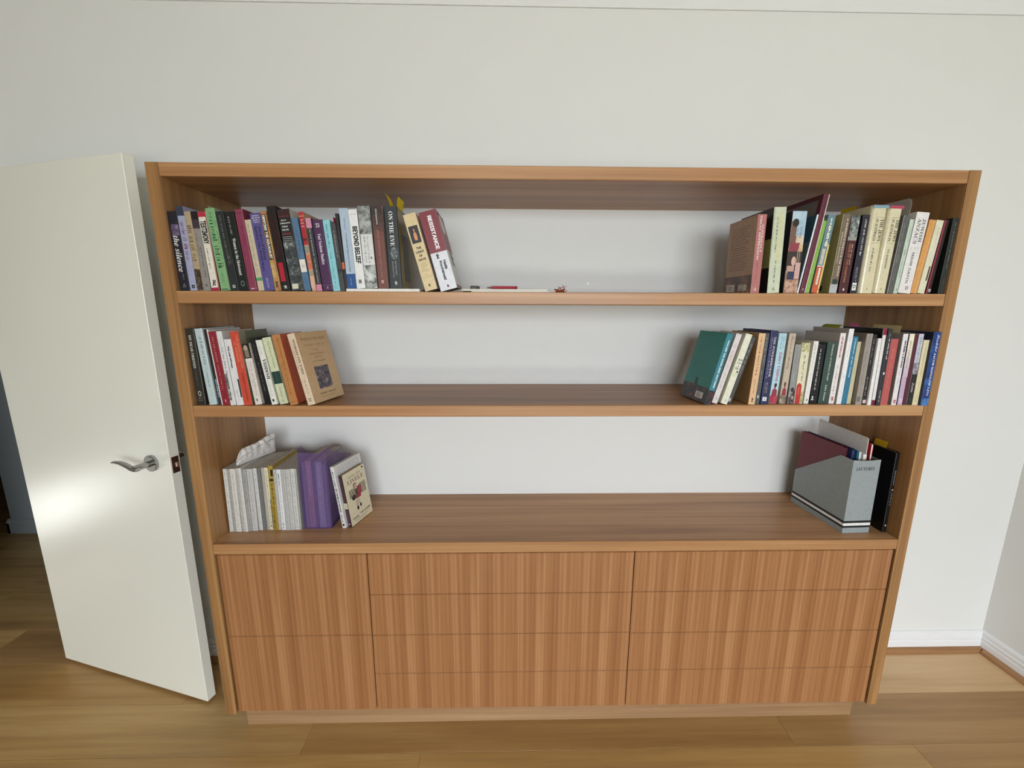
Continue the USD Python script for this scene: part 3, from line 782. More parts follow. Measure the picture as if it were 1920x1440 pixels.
LOOK = {
"A1": ("black-purple paperback with white italic lettering, leftmost on the top shelf", dict(spine="#1d1c28", items=[P("square", .16, .30, .2, .95, ["#2a2836", "#5d4f68", "#8b7c94"], "picture"), T("the silence", .30, .76, .22, .80, W_, "SB"), F(5, .78, .86, .5, .72, "#77747c"), P("tri", .90, .955, .35, .75, "#77747c")])),
"A2": ("lavender paperback with mauve lettering and dark head, second from the top shelf's left end", dict(spine="#a2a6c4", rough=.25, items=[B(0, .11, "#3a3f55"), F(9, .18, .62, .25, .78, "#8d4a68"), P("square", .93, .97, .35, .75, "#16161c"), FH(2, .94, .96, .45, .65, "#cfcfd8")])),
"A3": ("tan paperback with brown block lettering above a dark photograph on its spine", dict(spine="#b49b74", items=[F(8, .17, .62, .12, .9, "#7a6640"), P("square", .72, .995, .03, .97, ["#1e1712", "#33281f", "#5a4a3a", "#d8c8b0"], "picture")])),
"A4": ("grey-beige paperback with a black and plum head, between a tan and a white book", dict(spine="#928b82", items=[B(0, .1, "#1a1414"), B(.1, .21, "#40303a"), F(10, .27, .55, .25, .45, "#5b564f"), F(10, .45, .82, .5, .78, "#55504b"), P("disc", .91, .95, .35, .65, "#6b655e")])),
"A5": ("white book with red head and foot bands and tall black capitals", dict(spine="#e6dfc8", front="#9a2b2b", items=[B(0, .065, "#c72a3c"), B(.96, 1, "#b8203f"), T("TESTIMONY", .11, .40, .1, .86, "#17171a", "B"), F(8, .46, .72, .3, .5, "#4a463e"), H("R", .86, .935, .22, .75, "#17171a", "SB", "emblem"), P("square", .065, .96, .93, 1, "#a82c33", "edge_strip")])),
"A6": ("green paperback with dark green lettering, a pale paper draped over its head", dict(spine="#7cb072", front="#93a683", items=[F(4, .05, .12, .3, .7, "#4c7c48"), F(7, .14, .72, .22, .72, "#2f5a32"), F(8, .15, .7, .8, .9, "#4c7c48"), F(6, .78, .9, .35, .6, "#4f8a50"), P("square", .975, .99, .1, .8, "#3b6b3c", "stripe")])),
"A7": ("charcoal paperback with faint grey lettering and a small white emblem at its foot", dict(spine="#262b29", items=[F(16, .05, .66, .38, .58, "#868a84"), F(6, .55, .66, .6, .75, "#6c706b"), P("square", .925, .965, .3, .62, "#c9cbc6"), H("G", .93, .96, .38, .55, "#262b29", "B", "emblem")])),
"A8": ("near-black book with white serif lettering and a round grey crest, beside the magenta book", dict(spine="#131914", items=[F(7, .06, .28, .3, .5, "#a9aca4"), T("Women in the Holocaust", .33, .80, .34, .66, "#e2e2da", "S"), P("ring", .87, .945, .3, .72, "#6d736b")])),
"A9": ("plain magenta cloth hardback with a dark line under its head, top shelf left", dict(spine="#92344f", front="#7e2138", hard=True, items=[P("square", .045, .052, .05, .95, "#5e1c30", "stripe"), F(7, .2, .48, .45, .65, "#6f2440"), P("square", .965, .98, .3, .75, "#d9a9b4")])),
"A10": ("short cream booklet with a green patch near its foot", dict(spine="#cabb98", items=[F(22, .07, .66, .35, .58, "#8d815f"), F(6, .68, .78, .38, .55, "#8d815f"), P("square", .81, .855, .02, .98, "#3fa35f", "patch")])),
"A11": ("violet-blue book with four white lines at its head and black serif lettering", dict(spine="#5a4f92", items=[FH(7, .025, .042, .2, .85, W_), FH(9, .05, .068, .12, .9, W_), FH(8, .078, .095, .2, .85, W_), FH(8, .105, .122, .22, .82, W_), T("The Jews of Poland", .17, .60, .56, .82, "#1a1836", "S"), T("between Two World Wars", .17, .74, .22, .48, "#1a1836", "S"), F(9, .83, .96, .35, .62, "#a9a4cc")])),
"A12": ("slim ochre paperback with white capitals on a black spine strip", dict(spine=["#8a5a3e", "#a9764a", "#c4a45c", 14.0], items=[P("square", .04, .60, .12, .74, "#141110", "strip"), T("DENYING THE HOLOCAUST", .05, .59, .2, .64, "#f0ebd8", "B"), F(6, .67, .82, .2, .42, "#e8d9a8"), F(6, .67, .82, .5, .72, "#e8d9a8"), P("square", .88, .95, .3, .68, "#1b1512"), P("ring", .89, .94, .34, .64, "#a9764a")])),
"A13": ("tall black paperback with a bright red rectangle low on its spine", dict(spine="#191210", front="#16100f", items=[P("square", .1, .6, .2, .85, ["#1a1110", "#2c1613", "#3a1c18"], "picture"), P("square", .66, .885, .12, .66, "#c8102a", "patch"), P("bird", .925, .975, .25, .75, "#c9c6c0")])),
"A14": ("thick black book with a grey crowd photograph on the lower half of its spine", dict(spine="#1c1c1c", front="#cfcabb", items=[B(0, .095, "#3a1a1c"), FH(6, .078, .092, .12, .88, "#b9353d"), H("Jews in", .12, .142, .2, .62, W_, "S"), H("Independent", .155, .18, .1, .92, W_, "S"), H("Poland", .195, .218, .2, .66, W_, "S"), H("1918-1939", .235, .258, .15, .7, W_, "S"), P("square", .285, .305, .12, .85, "#7c2a30", "stripe"), P("square", .33, .335, .1, .9, "#b9b9b0", "stripe"), P("square", .352, .357, .1, .9, "#b9b9b0", "stripe"), P("square", .375, .38, .1, .9, "#b9b9b0", "stripe"), P("square", .39, .999, .02, .98, ["#191b1b", "#333838", "#4d5352", "#a6aaa4", 75.0], "picture"), P("square", .91, .975, .12, .62, "#d9d5b2", "label")])),
"A15": ("steel-blue paperback with a white label on its spine", dict(spine="#4d7698", items=[F(9, .15, .45, .4, .6, "#2f4d66"), P("square", .56, .735, .03, .97, "#e9e3d2", "label"), FH(3, .62, .67, .3, .75, "#8f8a7c"), F(6, .8, .95, .4, .6, "#35566f")])),
"A16": ("thin book with a red head above peach and orange picture squares", dict(spine="#d3a07e", items=[B(0, .05, "#cc2a30"), B(.06, .33, "#bf1f27"), B(.33, .36, "#6e1719"), B(.36, .41, "#bf1f27"), FH(3, .09, .11, .3, .8, W_), FH(3, .13, .15, .2, .8, W_), FH(3, .17, .19, .2, .8, W_), B(.42, .515, "#948f7b"), B(.53, .62, "#d8754f"), B(.63, .72, "#d96a4e"), B(.735, .80, "#a09380"), B(.81, .965, "#dfae8c")])),
"A17": ("slim charcoal paperback with pink head and foot", dict(spine="#303234", items=[B(0, .135, "#d98aa2"), B(.905, 1, "#de7f9f"), T("IN THE SHADOW OF THE POLISH EAGLE", .15, .89, .35, .62, "#cfcfc8")])),
"A18": ("plum hardback with white serif lettering and a double numeral at its head", dict(spine="#4c2350", hard=True, items=[H("33", .045, .105, .32, .68, W_, "S"), T("Yad Vashem Studies", .19, .62, .36, .66, "#efe8ee", "S"), P("square", .915, .92, .05, .95, "#7f5a84", "stripe"), P("tri", .93, .965, .4, .62, "#c9a9cc")])),
"A19": ("pale turquoise paperback on the top shelf beside the plum hardback", dict(spine="#86d0d6", items=[F(11, .06, .38, .34, .6, "#2f6a78"), F(16, .45, .97, .36, .56, "#4c8c98")])),
"A20": ("short dark grey book with small pale lettering, beside the turquoise paperback", dict(spine="#434645", front="#858a86", items=[T("A Dictionary of", .1, .5, .3, .65, "#a9aca6", "S"), P("square", .66, .72, .1, .9, "#2a2d2c", "stripe")])),
"A21": ("very thin dark brown book with an orange spot, leaning by a pale blue spine", dict(spine="#2a211f", items=[P("square", .62, .71, .1, .98, "#e0602c", "patch"), F(8, .2, .5, .4, .6, "#5d504a")])),
"A22": ("pale blue paperback with a royal blue foot band, standing on the flat white magazine", dict(spine="#adc2d3", items=[B(.815, 1, "#1d5195"), F(6, .12, .26, .42, .56, "#5a6b7c"), T("Life between Memory and Hope", .30, .79, .38, .60, "#3c4a5a"), F(4, .87, .96, .42, .54, "#9fb9d6")])),
"A23": ("white paperback with bold black condensed capitals down its spine", dict(spine="#eaeae4", items=[FH(4, .05, .068, .2, .8, "#b5b5ae"), T("BEYOND BELIEF", .21, .68, .28, .84, "#111111", "B"), P("square", .885, .935, .3, .66, "#8d8d88"), FH(2, .89, .93, .36, .6, "#4d4d4a")])),
"A24": ("thick book with grey street photographs above and below a white spine panel", dict(spine="#8d8f8a", items=[P("square", .0, .33, .01, .99, ["#2c2e2c", "#6d706c", "#9da09a", "#c9cbc4", 50.0], "picture"), P("square", .335, .71, .03, .97, "#dcdcd5", "label"), F(9, .36, .68, .25, .4, "#8a8a84"), F(9, .36, .68, .5, .65, "#8a8a84"), P("bird", .6, .64, .68, .82, K_), P("square", .715, .999, .01, .99, ["#1c1d1c", "#6d706c", "#b9bbb4", "#dcded6", 50.0], "picture")])),
"A25": ("brown book fading from dark head to russet foot with a small black name panel", dict(spine="#7a3f2f", front="#c9b8a6", items=[B(0, .1, "#3b2019"), B(.1, .2, "#4e2b20"), B(.2, .3, "#5f3326"), P("square", .02, .235, .28, .6, "#120d0b", "label"), T("GROSSMANN", .035, .22, .36, .54, W_), T("JEWS GERMANS AND ALLIES", .28, .86, .36, .54, "#a9806e"), P("square", .895, .935, .35, .6, "#c29a86")])),
"A27": ("dark slate hardback with large white serif capitals and yellow notes in its pages", dict(spine="#23292a", front=["#5d5030", "#8d7b4b", "#a08d5a", 20.0], hard=True, items=[T("ON THE EVE", .06, .475, .34, .66, "#f0efe6", "S"), P("disc", .49, .64, .28, .84, ["#1c2122", "#59605f", "#a9aeaa", 120.0], "picture"), T("BERNARD", .66, .83, .58, .68, "#a9aca4"), T("WASSERSTEIN", .66, .86, .36, .46, "#a9aca4"), P("bird", .90, .955, .42, .68, "#c9ccc6"), P("square", .965, .97, .03, .97, "#3b4241", "stripe")],
        front_items=[P("square", .3, .9, .3, .8, ["#1d1a12", "#3a3220", "#5d5030", 40.0], "picture")])),
"A28": ("cream paperback with a small square black picture, leaning left against the row", dict(spine="#dfc58a", front="#e8c9b4", items=[P("square", .155, .375, .12, .86, "#221c1c", "picture"), P("person", .19, .34, .35, .66, "#e0904f", "picture"), H("THE", .425, .455, .28, .68, "#33261c", "B"), H("LIGHT", .475, .505, .18, .84, "#33261c", "B"), H("OF", .525, .555, .34, .62, "#33261c", "B"), H("DAYS", .575, .605, .22, .80, "#33261c", "B"), FH(5, .64, .652, .3, .66, "#8d7650"), FH(6, .664, .676, .24, .72, "#8d7650"), FH(4, .688, .70, .32, .62, "#8d7650"), FH(6, .712, .724, .24, .72, "#8d7650"), FH(8, .736, .748, .16, .8, "#8d7650"), H("JUDY", .78, .80, .3, .6, "#c4a263"), H("BATALION", .815, .835, .16, .8, "#c4a263"), P("bird", .905, .95, .38, .58, "#2a211a")])),
"A29": ("thick book with a dark red upper half and white lower half, ending the left row", dict(spine="#dfe0e3", front="#d9d9d6", hard=True, items=[B(0, .515, "#8a1f2a"), T("RESISTANCE", .06, .48, .42, .66, "#f2eeee", "B"), P("bird", .515, .60, .3, .5, "#151515"), T("Halik", .625, .745, .62, .78, "#151515", "B"), T("Kochanski", .625, .87, .40, .56, "#151515", "B"), P("bird", .925, .97, .42, .62, "#7c2432")],
        front_items=[P("square", 0, .50, .02, .98, "#8a1f2a", "picture"), P("disc", .02, .27, .15, .75, "#dad8d4", "picture"), P("bird", .45, .7, .3, .9, "#26262a", "picture"), P("square", .955, 1, .02, .98, "#7c1c28", "stripe")])),
"B1": ("salmon-spined book showing its brown back cover, leftmost of the right group, top shelf", dict(spine="#b86a62", back="#b88c64", items=[T("AUSTRALIA'S", .12, .47, .56, .78, "#f0dfd6", "S"), T("GREAT DEPRESSION", .02, .575, .28, .50, "#f0dfd6", "S"), F(10, .6, .86, .38, .54, "#7f3a36"), P("tri", .92, .965, .34, .66, "#e6c9c2")],
        back_items=[FH(18, .1 + .033 * k, .112 + .033 * k, .12, .78 - .1 * (k % 3 == 2), "#8a6040") for k in range(18)] + [P("square", .76, .995, .01, .99, ["#33210f", "#5d3c26", "#a07a56", 30.0], "picture"), P("square", .87, .97, .1, .42, "#d8cdb8", "barcode"), F(6, .89, .95, .14, .38, "#2a2420"), P("square", .88, .96, .56, .86, "#d8cdb8", "barcode"), F(6, .89, .95, .6, .82, "#2a2420")])),
"B3": ("pale sage-green book with a soft yellow streak on its spine", dict(spine="#c9d0ae", back="#15150f", items=[P("square", .08, .62, .55, .74, "#d6cf8a", "streak"), F(15, .12, .52, .3, .46, "#5d6650"), F(9, .62, .88, .42, .56, "#4f5846"), P("tri", .925, .965, .36, .6, "#6d755e"), P("square", .0, .6, .02, .1, "#b9c0a0", "stripe")], back_items=[P("square", .36, .70, .01, .99, "#949b4e", "panel")])),
"B4": ("book with a colour photograph of two people filling its spine", dict(spine=["#6d4838", "#8a6a58", "#a98a74", 30.0], back="#14161e", items=[P("square", 0, .30, .01, .99, ["#7fa0b4", "#a5bfcc", "#c6d3d8", 14.0], "picture"), P("square", .29, .40, .45, .99, ["#c9b7a4", "#dcc9a8", 30.0], "picture"), P("square", .12, .42, .02, .4, "#7a5240", "picture"), P("disc", .09, .19, .08, .52, "#241a16", "picture"), P("square", .38, .485, .05, .75, "#9a323e", "picture"), P("square", .4, .5, .72, .99, "#d9b77c", "picture"), P("square", .485, .72, .01, .99, "#33241f", "picture"), P("square", .45, .8, .66, .72, "#b08f74", "picture"), P("square", .45, .8, .80, .85, "#b08f74", "picture"), P("disc", .545, .66, .3, .62, "#dba994", "picture"), P("square", .66, .75, .05, .55, "#c99a84", "picture"), P("square", .62, .82, .62, .98, "#d2a59c", "picture"), P("square", .73, .83, .14, .6, "#2a3052", "picture"), P("square", .83, .995, .02, .98, ["#6b4432", "#b58f76", "#d6b59c", 60.0], "picture"), F(5, .19, .32, .62, .82, "#6d8a9a"), F(5, .2, .31, .42, .58, "#7d97a6")])),
"B5a": ("large thin booklet with teal cover and white edge, leaning on the tall maroon book", dict(spine="#dfe8ea", back="#256078", items=[], back_items=[P("square", .34, .99, .01, .99, "#67757c", "panel"), P("square", 0, .12, .01, .5, "#7d8a8c", "panel")])),
"B5b": ("tallest maroon hardback, thin and leaning right above its neighbours", dict(spine="#641830", back="#5c1426", front="#e6dcc4", hard=True, items=[P("square", 0, 1, .86, 1, "#ded2bb", "edge_strip"), P("diamond", .95, .975, .3, .6, "#b99aa4")], back_items=[P("square", .05, .98, .02, .9, "#726d66", "panel")])),
"B6": ("slim bright green book leaning against the tall maroon hardback", dict(spine="#84b63e", items=[P("square", .0, .03, .1, .9, "#26301c", "patch"), F(9, .3, .8, .4, .55, "#6a9a30")])),
"B7": ("grey-blue book with orange foot, yellow side strip and big cream digits", dict(spine="#65868e", items=[B(.655, 1, "#d9532d"), P("square", .645, .655, .02, .98, "#efe8cc", "stripe"), P("square", .37, .998, .78, .995, "#dfc866", "strip"), H("1", .04, .125, .42, .66, "#f0ebca", "B"), H("9", .135, .215, .34, .7, "#f0ebca", "B"), H("5", .225, .305, .34, .7, "#f0ebca", "B"), H("6", .315, .4, .34, .7, "#f0ebca", "B"), P("square", .43, .63, .22, .62, "#d9d2c0", "label"), F(7, .44, .62, .28, .4, "#c0503a"), F(7, .44, .62, .45, .57, "#4d6a72"), P("square", .675, .89, .3, .56, "#efe8d4", "label"), F(7, .69, .875, .37, .5, "#a06a50"), FH(3, .94, .96, .8, .96, "#a08c3c")])),
"B8": ("grey-brown book with olive back cover and a dark green disc at its foot", dict(spine="#77654f", back="#b4a458", items=[T("A SERIOUS INFLUX OF JEWS", .05, .78, .58, .8, "#e8dfc6", "S"), T("RODNEY BENJAMIN", .22, .62, .26, .42, "#d0c6aa", "S"), P("square", .885, .998, .02, .98, ["#8d8d92", "#b9b9bc", "#6b6a70", 80.0], "picture"), P("disc", .815, .885, .2, .85, "#123a32", "emblem"), P("square", 0, 1, 0, .05, "#c4b878", "edge_strip")], back_items=[P("square", .9, .97, .5, .8, "#2c2a1a", "patch"), P("square", .0, .07, .2, .5, "#48809a", "patch")])),
"B9": ("maroon book with a grey group photograph at the head of its spine", dict(spine="#4b151c", items=[P("square", 0, .27, .08, .98, ["#22262a", "#4d5550", "#8a918a", "#d2d4cc", 70.0], "picture"), P("square", .27, .315, .05, .98, "#96968c", "label"), T("EDGE OF THE DIASPORA", .36, .86, .3, .52, "#e08a48"), F(9, .36, .62, .6, .74, "#e6d9c4"), P("square", .935, .965, .42, .58, W_)])),
"B10": ("midnight-blue book with white lettering and a white boxed emblem at its foot", dict(spine="#221f2d", front="#8f8a80", items=[F(13, .06, .51, .4, .66, "#e6e6e2"), F(8, .66, .84, .46, .58, "#c9c9c6"), F(8, .66, .8, .3, .4, "#c9c9c6"), P("square", .86, .96, .16, .74, W_, "label"), P("ring", .885, .935, .26, .64, "#2c2a3c")])),
"B11": ("thick glossy cream volume with a blue head band, first of two matching volumes", dict(spine="#dcd1a8", rough=.14, hard=True, bulge=.011, items=[B(0, .034, "#7ba3b4"), T("THE JEWS", .155, .40, .58, .82, "#4a4636", "S"), T("IN AUSTRALIA", .155, .40, .3, .48, "#4a4636", "S"), P("square", .135, .138, .25, .85, "#8a815c", "stripe"), P("square", .42, .423, .25, .85, "#8a815c", "stripe"), F(12, .48, .75, .4, .54, "#5d573f"), P("tri", .93, .96, .42, .56, "#b5a97c")])),
"B12": ("thick glossy cream volume with a red head band, second of two matching volumes", dict(spine="#dcd1a8", rough=.14, hard=True, bulge=.011, items=[B(0, .034, "#bf3f58"), T("THE JEWS", .155, .40, .58, .82, "#4a4636", "S"), T("IN AUSTRALIA", .155, .40, .3, .48, "#4a4636", "S"), P("square", .135, .138, .25, .85, "#8a815c", "stripe"), P("square", .42, .423, .25, .85, "#8a815c", "stripe"), T("W.D. RUBINSTEIN", .49, .71, .4, .54, "#5d573f", "S"), P("tri", .93, .96, .42, .56, "#b5a97c")])),
"B13": ("dark grey glossy book beside the red-banded cream volume", dict(spine="#60605c", rough=.2, items=[F(11, .1, .6, .35, .6, "#8d8d88"), F(6, .68, .82, .4, .58, "#8d8d88"), P("square", 0, 1, 0, .06, "#c9c9c0", "edge_strip")])),
"B15": ("slim mint-green paperback just left of the white book with grey capitals", dict(spine="#c3d2be", items=[F(9, .1, .3, .5, .72, "#93a898"), F(14, .4, .78, .4, .64, "#6d8274"), P("tri", .925, .955, .4, .72, "#3a4a40")])),
"B16": ("white book with large grey serif capitals and a small red ring", dict(spine="#e6e3dc", items=[T("JEWISH", .08, .36, .56, .84, "#6b6b6a", "S"), T("ANZACS", .08, .385, .2, .48, "#6b6b6a", "S"), P("square", .42, .46, .2, .22, "#b9b9b4", "stripe"), P("square", .42, .46, .48, .5, "#b9b9b4", "stripe"), P("square", .42, .46, .72, .74, "#b9b9b4", "stripe"), T("MARK DAPIN", .49, .87, .36, .56, "#4d4d4d"), P("ring", .91, .955, .48, .72, "#b03a40")])),
"B17": ("plain orange paperback on the top shelf right", dict(spine="#e09a4a", rough=.28, items=[P("square", .02, .98, .62, .72, "#eab46c", "streak")])),
"B18": ("pale cream paperback with a narrow brown label low on its spine", dict(spine="#dedab8", items=[F(7, .1, .3, .5, .66, "#a8a484"), P("square", .62, .82, .64, .86, "#604a34", "label")])),
"B19": ("crimson and black paperback with a small grey label at its foot", dict(spine="#30090f", items=[P("square", 0, 1, 0, .34, "#9c2c3e", "strip"), P("square", .935, .975, .4, .95, "#b9b4b0", "label"), FH(3, .945, .965, .45, .9, "#5d5a58")])),
"B21": ("black-green book against the right end panel of the top shelf", dict(spine="#1e241f", items=[F(20, .06, .66, .5, .62, "#a9a88c"), F(5, .8, .95, .5, .6, "#5d6a60")])),
"C1": ("dark olive-brown hardback with white capitals, leftmost on the lower shelf", dict(spine="#302c25", hard=True, items=[T("MY DEAR FRIENDS", .08, .51, .3, .58, "#d6d4c4", "S"), F(8, .54, .74, .4, .56, "#5a5448"), P("ring", .81, .885, .32, .66, "#b9b5a6"), FH(4, .9, .915, .3, .7, "#8d897c"), FH(4, .93, .945, .26, .74, "#8d897c")])),
"C2": ("glossy pale mint hardback with blue-green italic lettering", dict(spine="#bccdc9", rough=.15, hard=True, items=[T("A Life to Live", .09, .47, .36, .74, "#2f6270", "SI"), P("square", .49, .555, .5, .52, "#6a9098", "stripe"), F(9, .57, .76, .46, .62, "#6a8a90")])),
"C3": ("dark brown paperback with a teal-black foot and small white lettering", dict(spine="#2c1d1c", items=[B(.63, 1, "#18333c"), F(9, .66, .9, .3, .7, "#dfe3e0"), F(5, .1, .4, .3, .5, "#4a3432")])),
"C4": ("very thin cream-white booklet pressed against the crimson paperback", dict(spine="#dedacd")),
"C5": ("crimson paperback with pale letter-spaced lettering on the lower shelf", dict(spine="#98192a", items=[T("PETER LEWIN", .07, .40, .36, .54, "#d99a86"), F(10, .44, .78, .38, .56, "#d08a78"), P("bird", .91, .96, .42, .6, "#dcb8a8")])),
"C6": ("white paperback with grey lettering and a grey photograph near its foot", dict(spine="#dcdad4", items=[FH(3, .1, .2, .3, .45, "#c0beb8"), F(11, .22, .57, .35, .68, "#5d6360"), P("square", .56, .93, .02, .5, ["#1d1f1e", "#6d706c", "#c9c9c2", 90.0], "picture")])),
"C7": ("short white paperback with black title and black flame shape beside the orange-red book", dict(spine="#e0dcda", items=[T("The Last Witness", .1, .43, .34, .56, "#1b1b1b", "B"), P("square", .6, .88, .80, .995, "#26221f", "picture"), F(7, .77, .93, .35, .52, "#6d6a66")])),
"C8": ("orange-red book with peach capitals and an olive green front cover", dict(spine="#d8432a", front="#5f6846", items=[T("THE GOOD DOCTOR", .05, .49, .62, .82, "#f0a070"), T("OF WARSAW", .13, .41, .3, .5, "#f0a070"), T("ELISABETH GIFFORD", .56, .94, .46, .66, "#6a150c")], front_items=[P("square", 0, .5, .02, .22, "#8a8468", "panel")])),
"C9": ("short cream book with a sepia portrait at the head of its spine", dict(spine="#dfd5c6", items=[B(0, .235, "#1f1914"), P("disc", .02, .13, .1, .7, "#b59d80", "picture"), P("square", .1, .22, .15, .75, "#8a7660", "picture"), F(11, .29, .84, .5, .72, "#a0968a"), F(9, .3, .7, .24, .38, "#b0a69a"), P("bird", .89, .945, .3, .56, "#1b1b1b")])),
"C10": ("plain black book with tiny grey lettering, left of the white book with big capitals", dict(spine="#100f0e", items=[F(9, .1, .3, .35, .52, "#5d5b54"), F(12, .36, .8, .38, .55, "#7d7a70")])),
"C11": ("white paperback with tall black serif capitals mid-spine", dict(spine="#e2e2d2", items=[F(6, .1, .22, .3, .42, "#8d8d80"), F(6, .1, .22, .52, .62, "#8d8d80"), T("YIDDISH", .29, .60, .36, .9, "#141414", "S"), F(9, .62, .86, .4, .54, "#6d6d64"), P("disc", .91, .955, .3, .62, "#2c2c28")])),
"C12": ("pale yellow-green paperback with a dark green spine panel", dict(spine="#d2d5a8", items=[T("The Story of Yiddish", .05, .46, .42, .68, "#8d9a5c", "S"), B(.505, .69, "#1c3d35"), F(5, .54, .65, .42, .56, "#4d6a5f"), T("Neal Karlen", .74, .90, .42, .6, "#7a864e", "S"), P("ring", .93, .965, .4, .6, "#7a864e")])),
"C13": ("ochre-orange paperback with a hot orange front cover, second from the row's right end", dict(spine="#c07a38", front="#cc4c1a", items=[F(13, .05, .5, .52, .7, "#6d401a"), F(6, .4, .5, .3, .42, "#6d401a"), F(9, .55, .85, .42, .6, "#8a5526"), P("square", .95, .96, .05, .95, "#a06226", "stripe")])),
"C14": ("parchment-coloured paperback turned to show its front cover with a small picture", dict(spine="#e6cba8", front="#cda673", yaw=-13.0, items=[T("WORDS ON FIRE", .08, .575, .5, .8, "#5d4a3a", "S"), F(13, .1, .5, .22, .38, "#a08a70"), F(7, .64, .84, .46, .66, "#7a6450"), P("tri", .87, .90, .4, .62, "#f0e0c8"), P("square", .905, .95, .34, .66, "#5d4a3a"), P("square", .912, .944, .4, .6, "#d8c4a4")],
        front_items=[H("WORDS ON FIRE", .08, .125, .12, .88, "#a07c50", "S"), FH(8, .17, .20, .2, .8, "#b08a5c"), H("The", .25, .28, .42, .58, "#a07c50", "SI"), H("Unfinished", .30, .335, .28, .72, "#a07c50", "SI"), H("Story", .355, .39, .38, .62, "#a07c50", "SI"), H("of Yiddish", .41, .445, .3, .7, "#a07c50", "SI"), P("square", .50, .82, .28, .72, ["#22242e", "#3a3c4c", "#6d5a5a", "#b9b4ae", 80.0], "picture"), FH(7, .87, .9, .24, .76, "#8a683f"), FH(9, .925, .94, .28, .72, "#a07c50")])),
"D1": ("teal paperback turned to show its dark green back cover, first of the right group", dict(spine="#24808e", back="#149084", yaw=5.0, items=[T("HOUSE ON ENDLESS WATERS", .09, .76, .46, .74, "#d8eef0", "B"), P("square", .80, .998, .02, .98, ["#141c20", "#2c2226", "#8a4238", 90.0], "picture")],
        back_items=[FH(12, .09, .105, .2, .7, "#2a9486")] + [FH(16, .2 + .03 * k, .212 + .03 * k, .12, .82 - .12 * (k % 4 == 3), "#2a8f82") for k in range(15)] + [P("square", .78, .998, .01, .99, ["#10211f", "#1c2424", "#3a2a28", "#b05444", 60.0], "picture"), P("square", .68, .79, .42, .5, "#11302c", "picture"), P("square", .86, .95, .58, .86, "#d6d2c8", "barcode"), F(7, .875, .935, .62, .82, "#2a2a28")])),
"D2": ("white paperback with pale pink script, leaning right against a cream one", dict(spine="#ddd2cc", items=[F(9, .16, .5, .3, .72, "#cf9aa2"), F(8, .56, .78, .4, .62, "#a8a0a0"), P("tri", .9, .94, .4, .6, "#8d8a86")])),
"D3": ("cream paperback with a small black scribble mid-spine, leaning right", dict(spine="#e2dfc3", items=[FH(3, .345, .375, .3, .9, "#2a2822"), FH(3, .39, .42, .25, .95, "#2a2822"), FH(2, .435, .455, .45, .7, "#2a2822"), FH(3, .47, .5, .25, .85, "#2a2822"), P("disc", .515, .545, .6, .85, "#2a2822", "dot"), P("square", .54, .6, .2, .7, "#d8daae", "patch"), P("tri", .925, .96, .45, .65, "#a8a488")])),
"D4": ("dark grey paperback, rightmost of the four leaning books, lower shelf right", dict(spine="#434341", items=[F(10, .1, .55, .3, .7, "#8d8d88"), P("square", .92, .97, .1, .6, "#b5b5b0", "label")])),
"D5": ("peach-spined book with dark bold lettering and a brown back cover", dict(spine="#e3b27c", back="#b98a50", items=[F(15, .05, .58, .38, .6, "#4a3322"), F(9, .64, .84, .42, .6, "#7a5a3c"), P("disc", .905, .935, .4, .65, "#3a2a1c"), P("square", .94, .96, .42, .62, "#3a2a1c")], back_items=[P("square", .8, .93, .1, .4, "#5d3d1c", "patch")])),
"D6": ("dark grey book with pale lettering and a small white star-shaped emblem", dict(spine="#4b4d4e", items=[F(7, .06, .28, .46, .62, "#a9aca8"), F(7, .3, .44, .5, .66, "#a9aca8"), F(7, .52, .72, .42, .58, "#a9aca8"), P("bird", .86, .915, .3, .7, W_)])),
"D7": ("navy hardback with pale serif capitals and a white emblem box", dict(spine="#20235a", hard=True, items=[T("THE POWERBROKER", .08, .62, .52, .8, "#d0c9b6", "S"), F(20, .1, .64, .22, .40, "#9a9ac0"), F(6, .7, .84, .52, .64, "#b9a86c"), F(6, .7, .84, .3, .42, "#b9a86c"), P("square", .90, .955, .2, .74, "#eceae4", "label"), H("H", .912, .945, .36, .58, "#20235a", "S", "emblem")])),
"D8": ("light blue book with red script above a figure in red", dict(spine="#a9cfd8", items=[F(7, .05, .22, .62, .76, "#5a8a98"), F(7, .05, .22, .36, .5, "#5a8a98"), T("Esther's", .26, .43, .4, .78, "#b93a62", "SB"), T("Children", .46, .67, .4, .78, "#b93a62", "SB"), P("person", .71, .93, .12, .9, "#9c2436", "picture"), P("disc", .70, .755, .38, .7, "#33241f", "picture"), P("square", .88, .998, .02, .98, ["#7a1a2c", "#a83044", "#c46a6c", 60.0], "picture")])),
"D9": ("beige book with brown script above a woman in a red coat", dict(spine="#bfae94", front="#2a1a16", items=[T("Return to Berlin", .03, .50, .4, .7, "#8d6a5c", "SC"), P("person", .70, .92, .2, .85, "#a0283a", "picture"), P("disc", .685, .745, .36, .66, "#6d3a28", "picture"), P("square", .88, .998, .02, .98, ["#4a2a20", "#8a7a68", "#c4b49c", 70.0], "picture"), P("square", 0, 1, 0, .04, "#1c1613", "edge_strip")])),
"D10": ("grey book with a dark red and white photograph at its foot", dict(spine="#8f918a", items=[F(9, .1, .4, .45, .6, "#73756f"), F(8, .45, .62, .4, .56, "#b3b5ae"), P("square", .75, .998, .02, .98, ["#2c2426", "#4a2528", "#8d8a86", "#dcdad4", 70.0], "picture"), P("disc", .72, .8, .3, .75, "#2a2624", "picture")])),
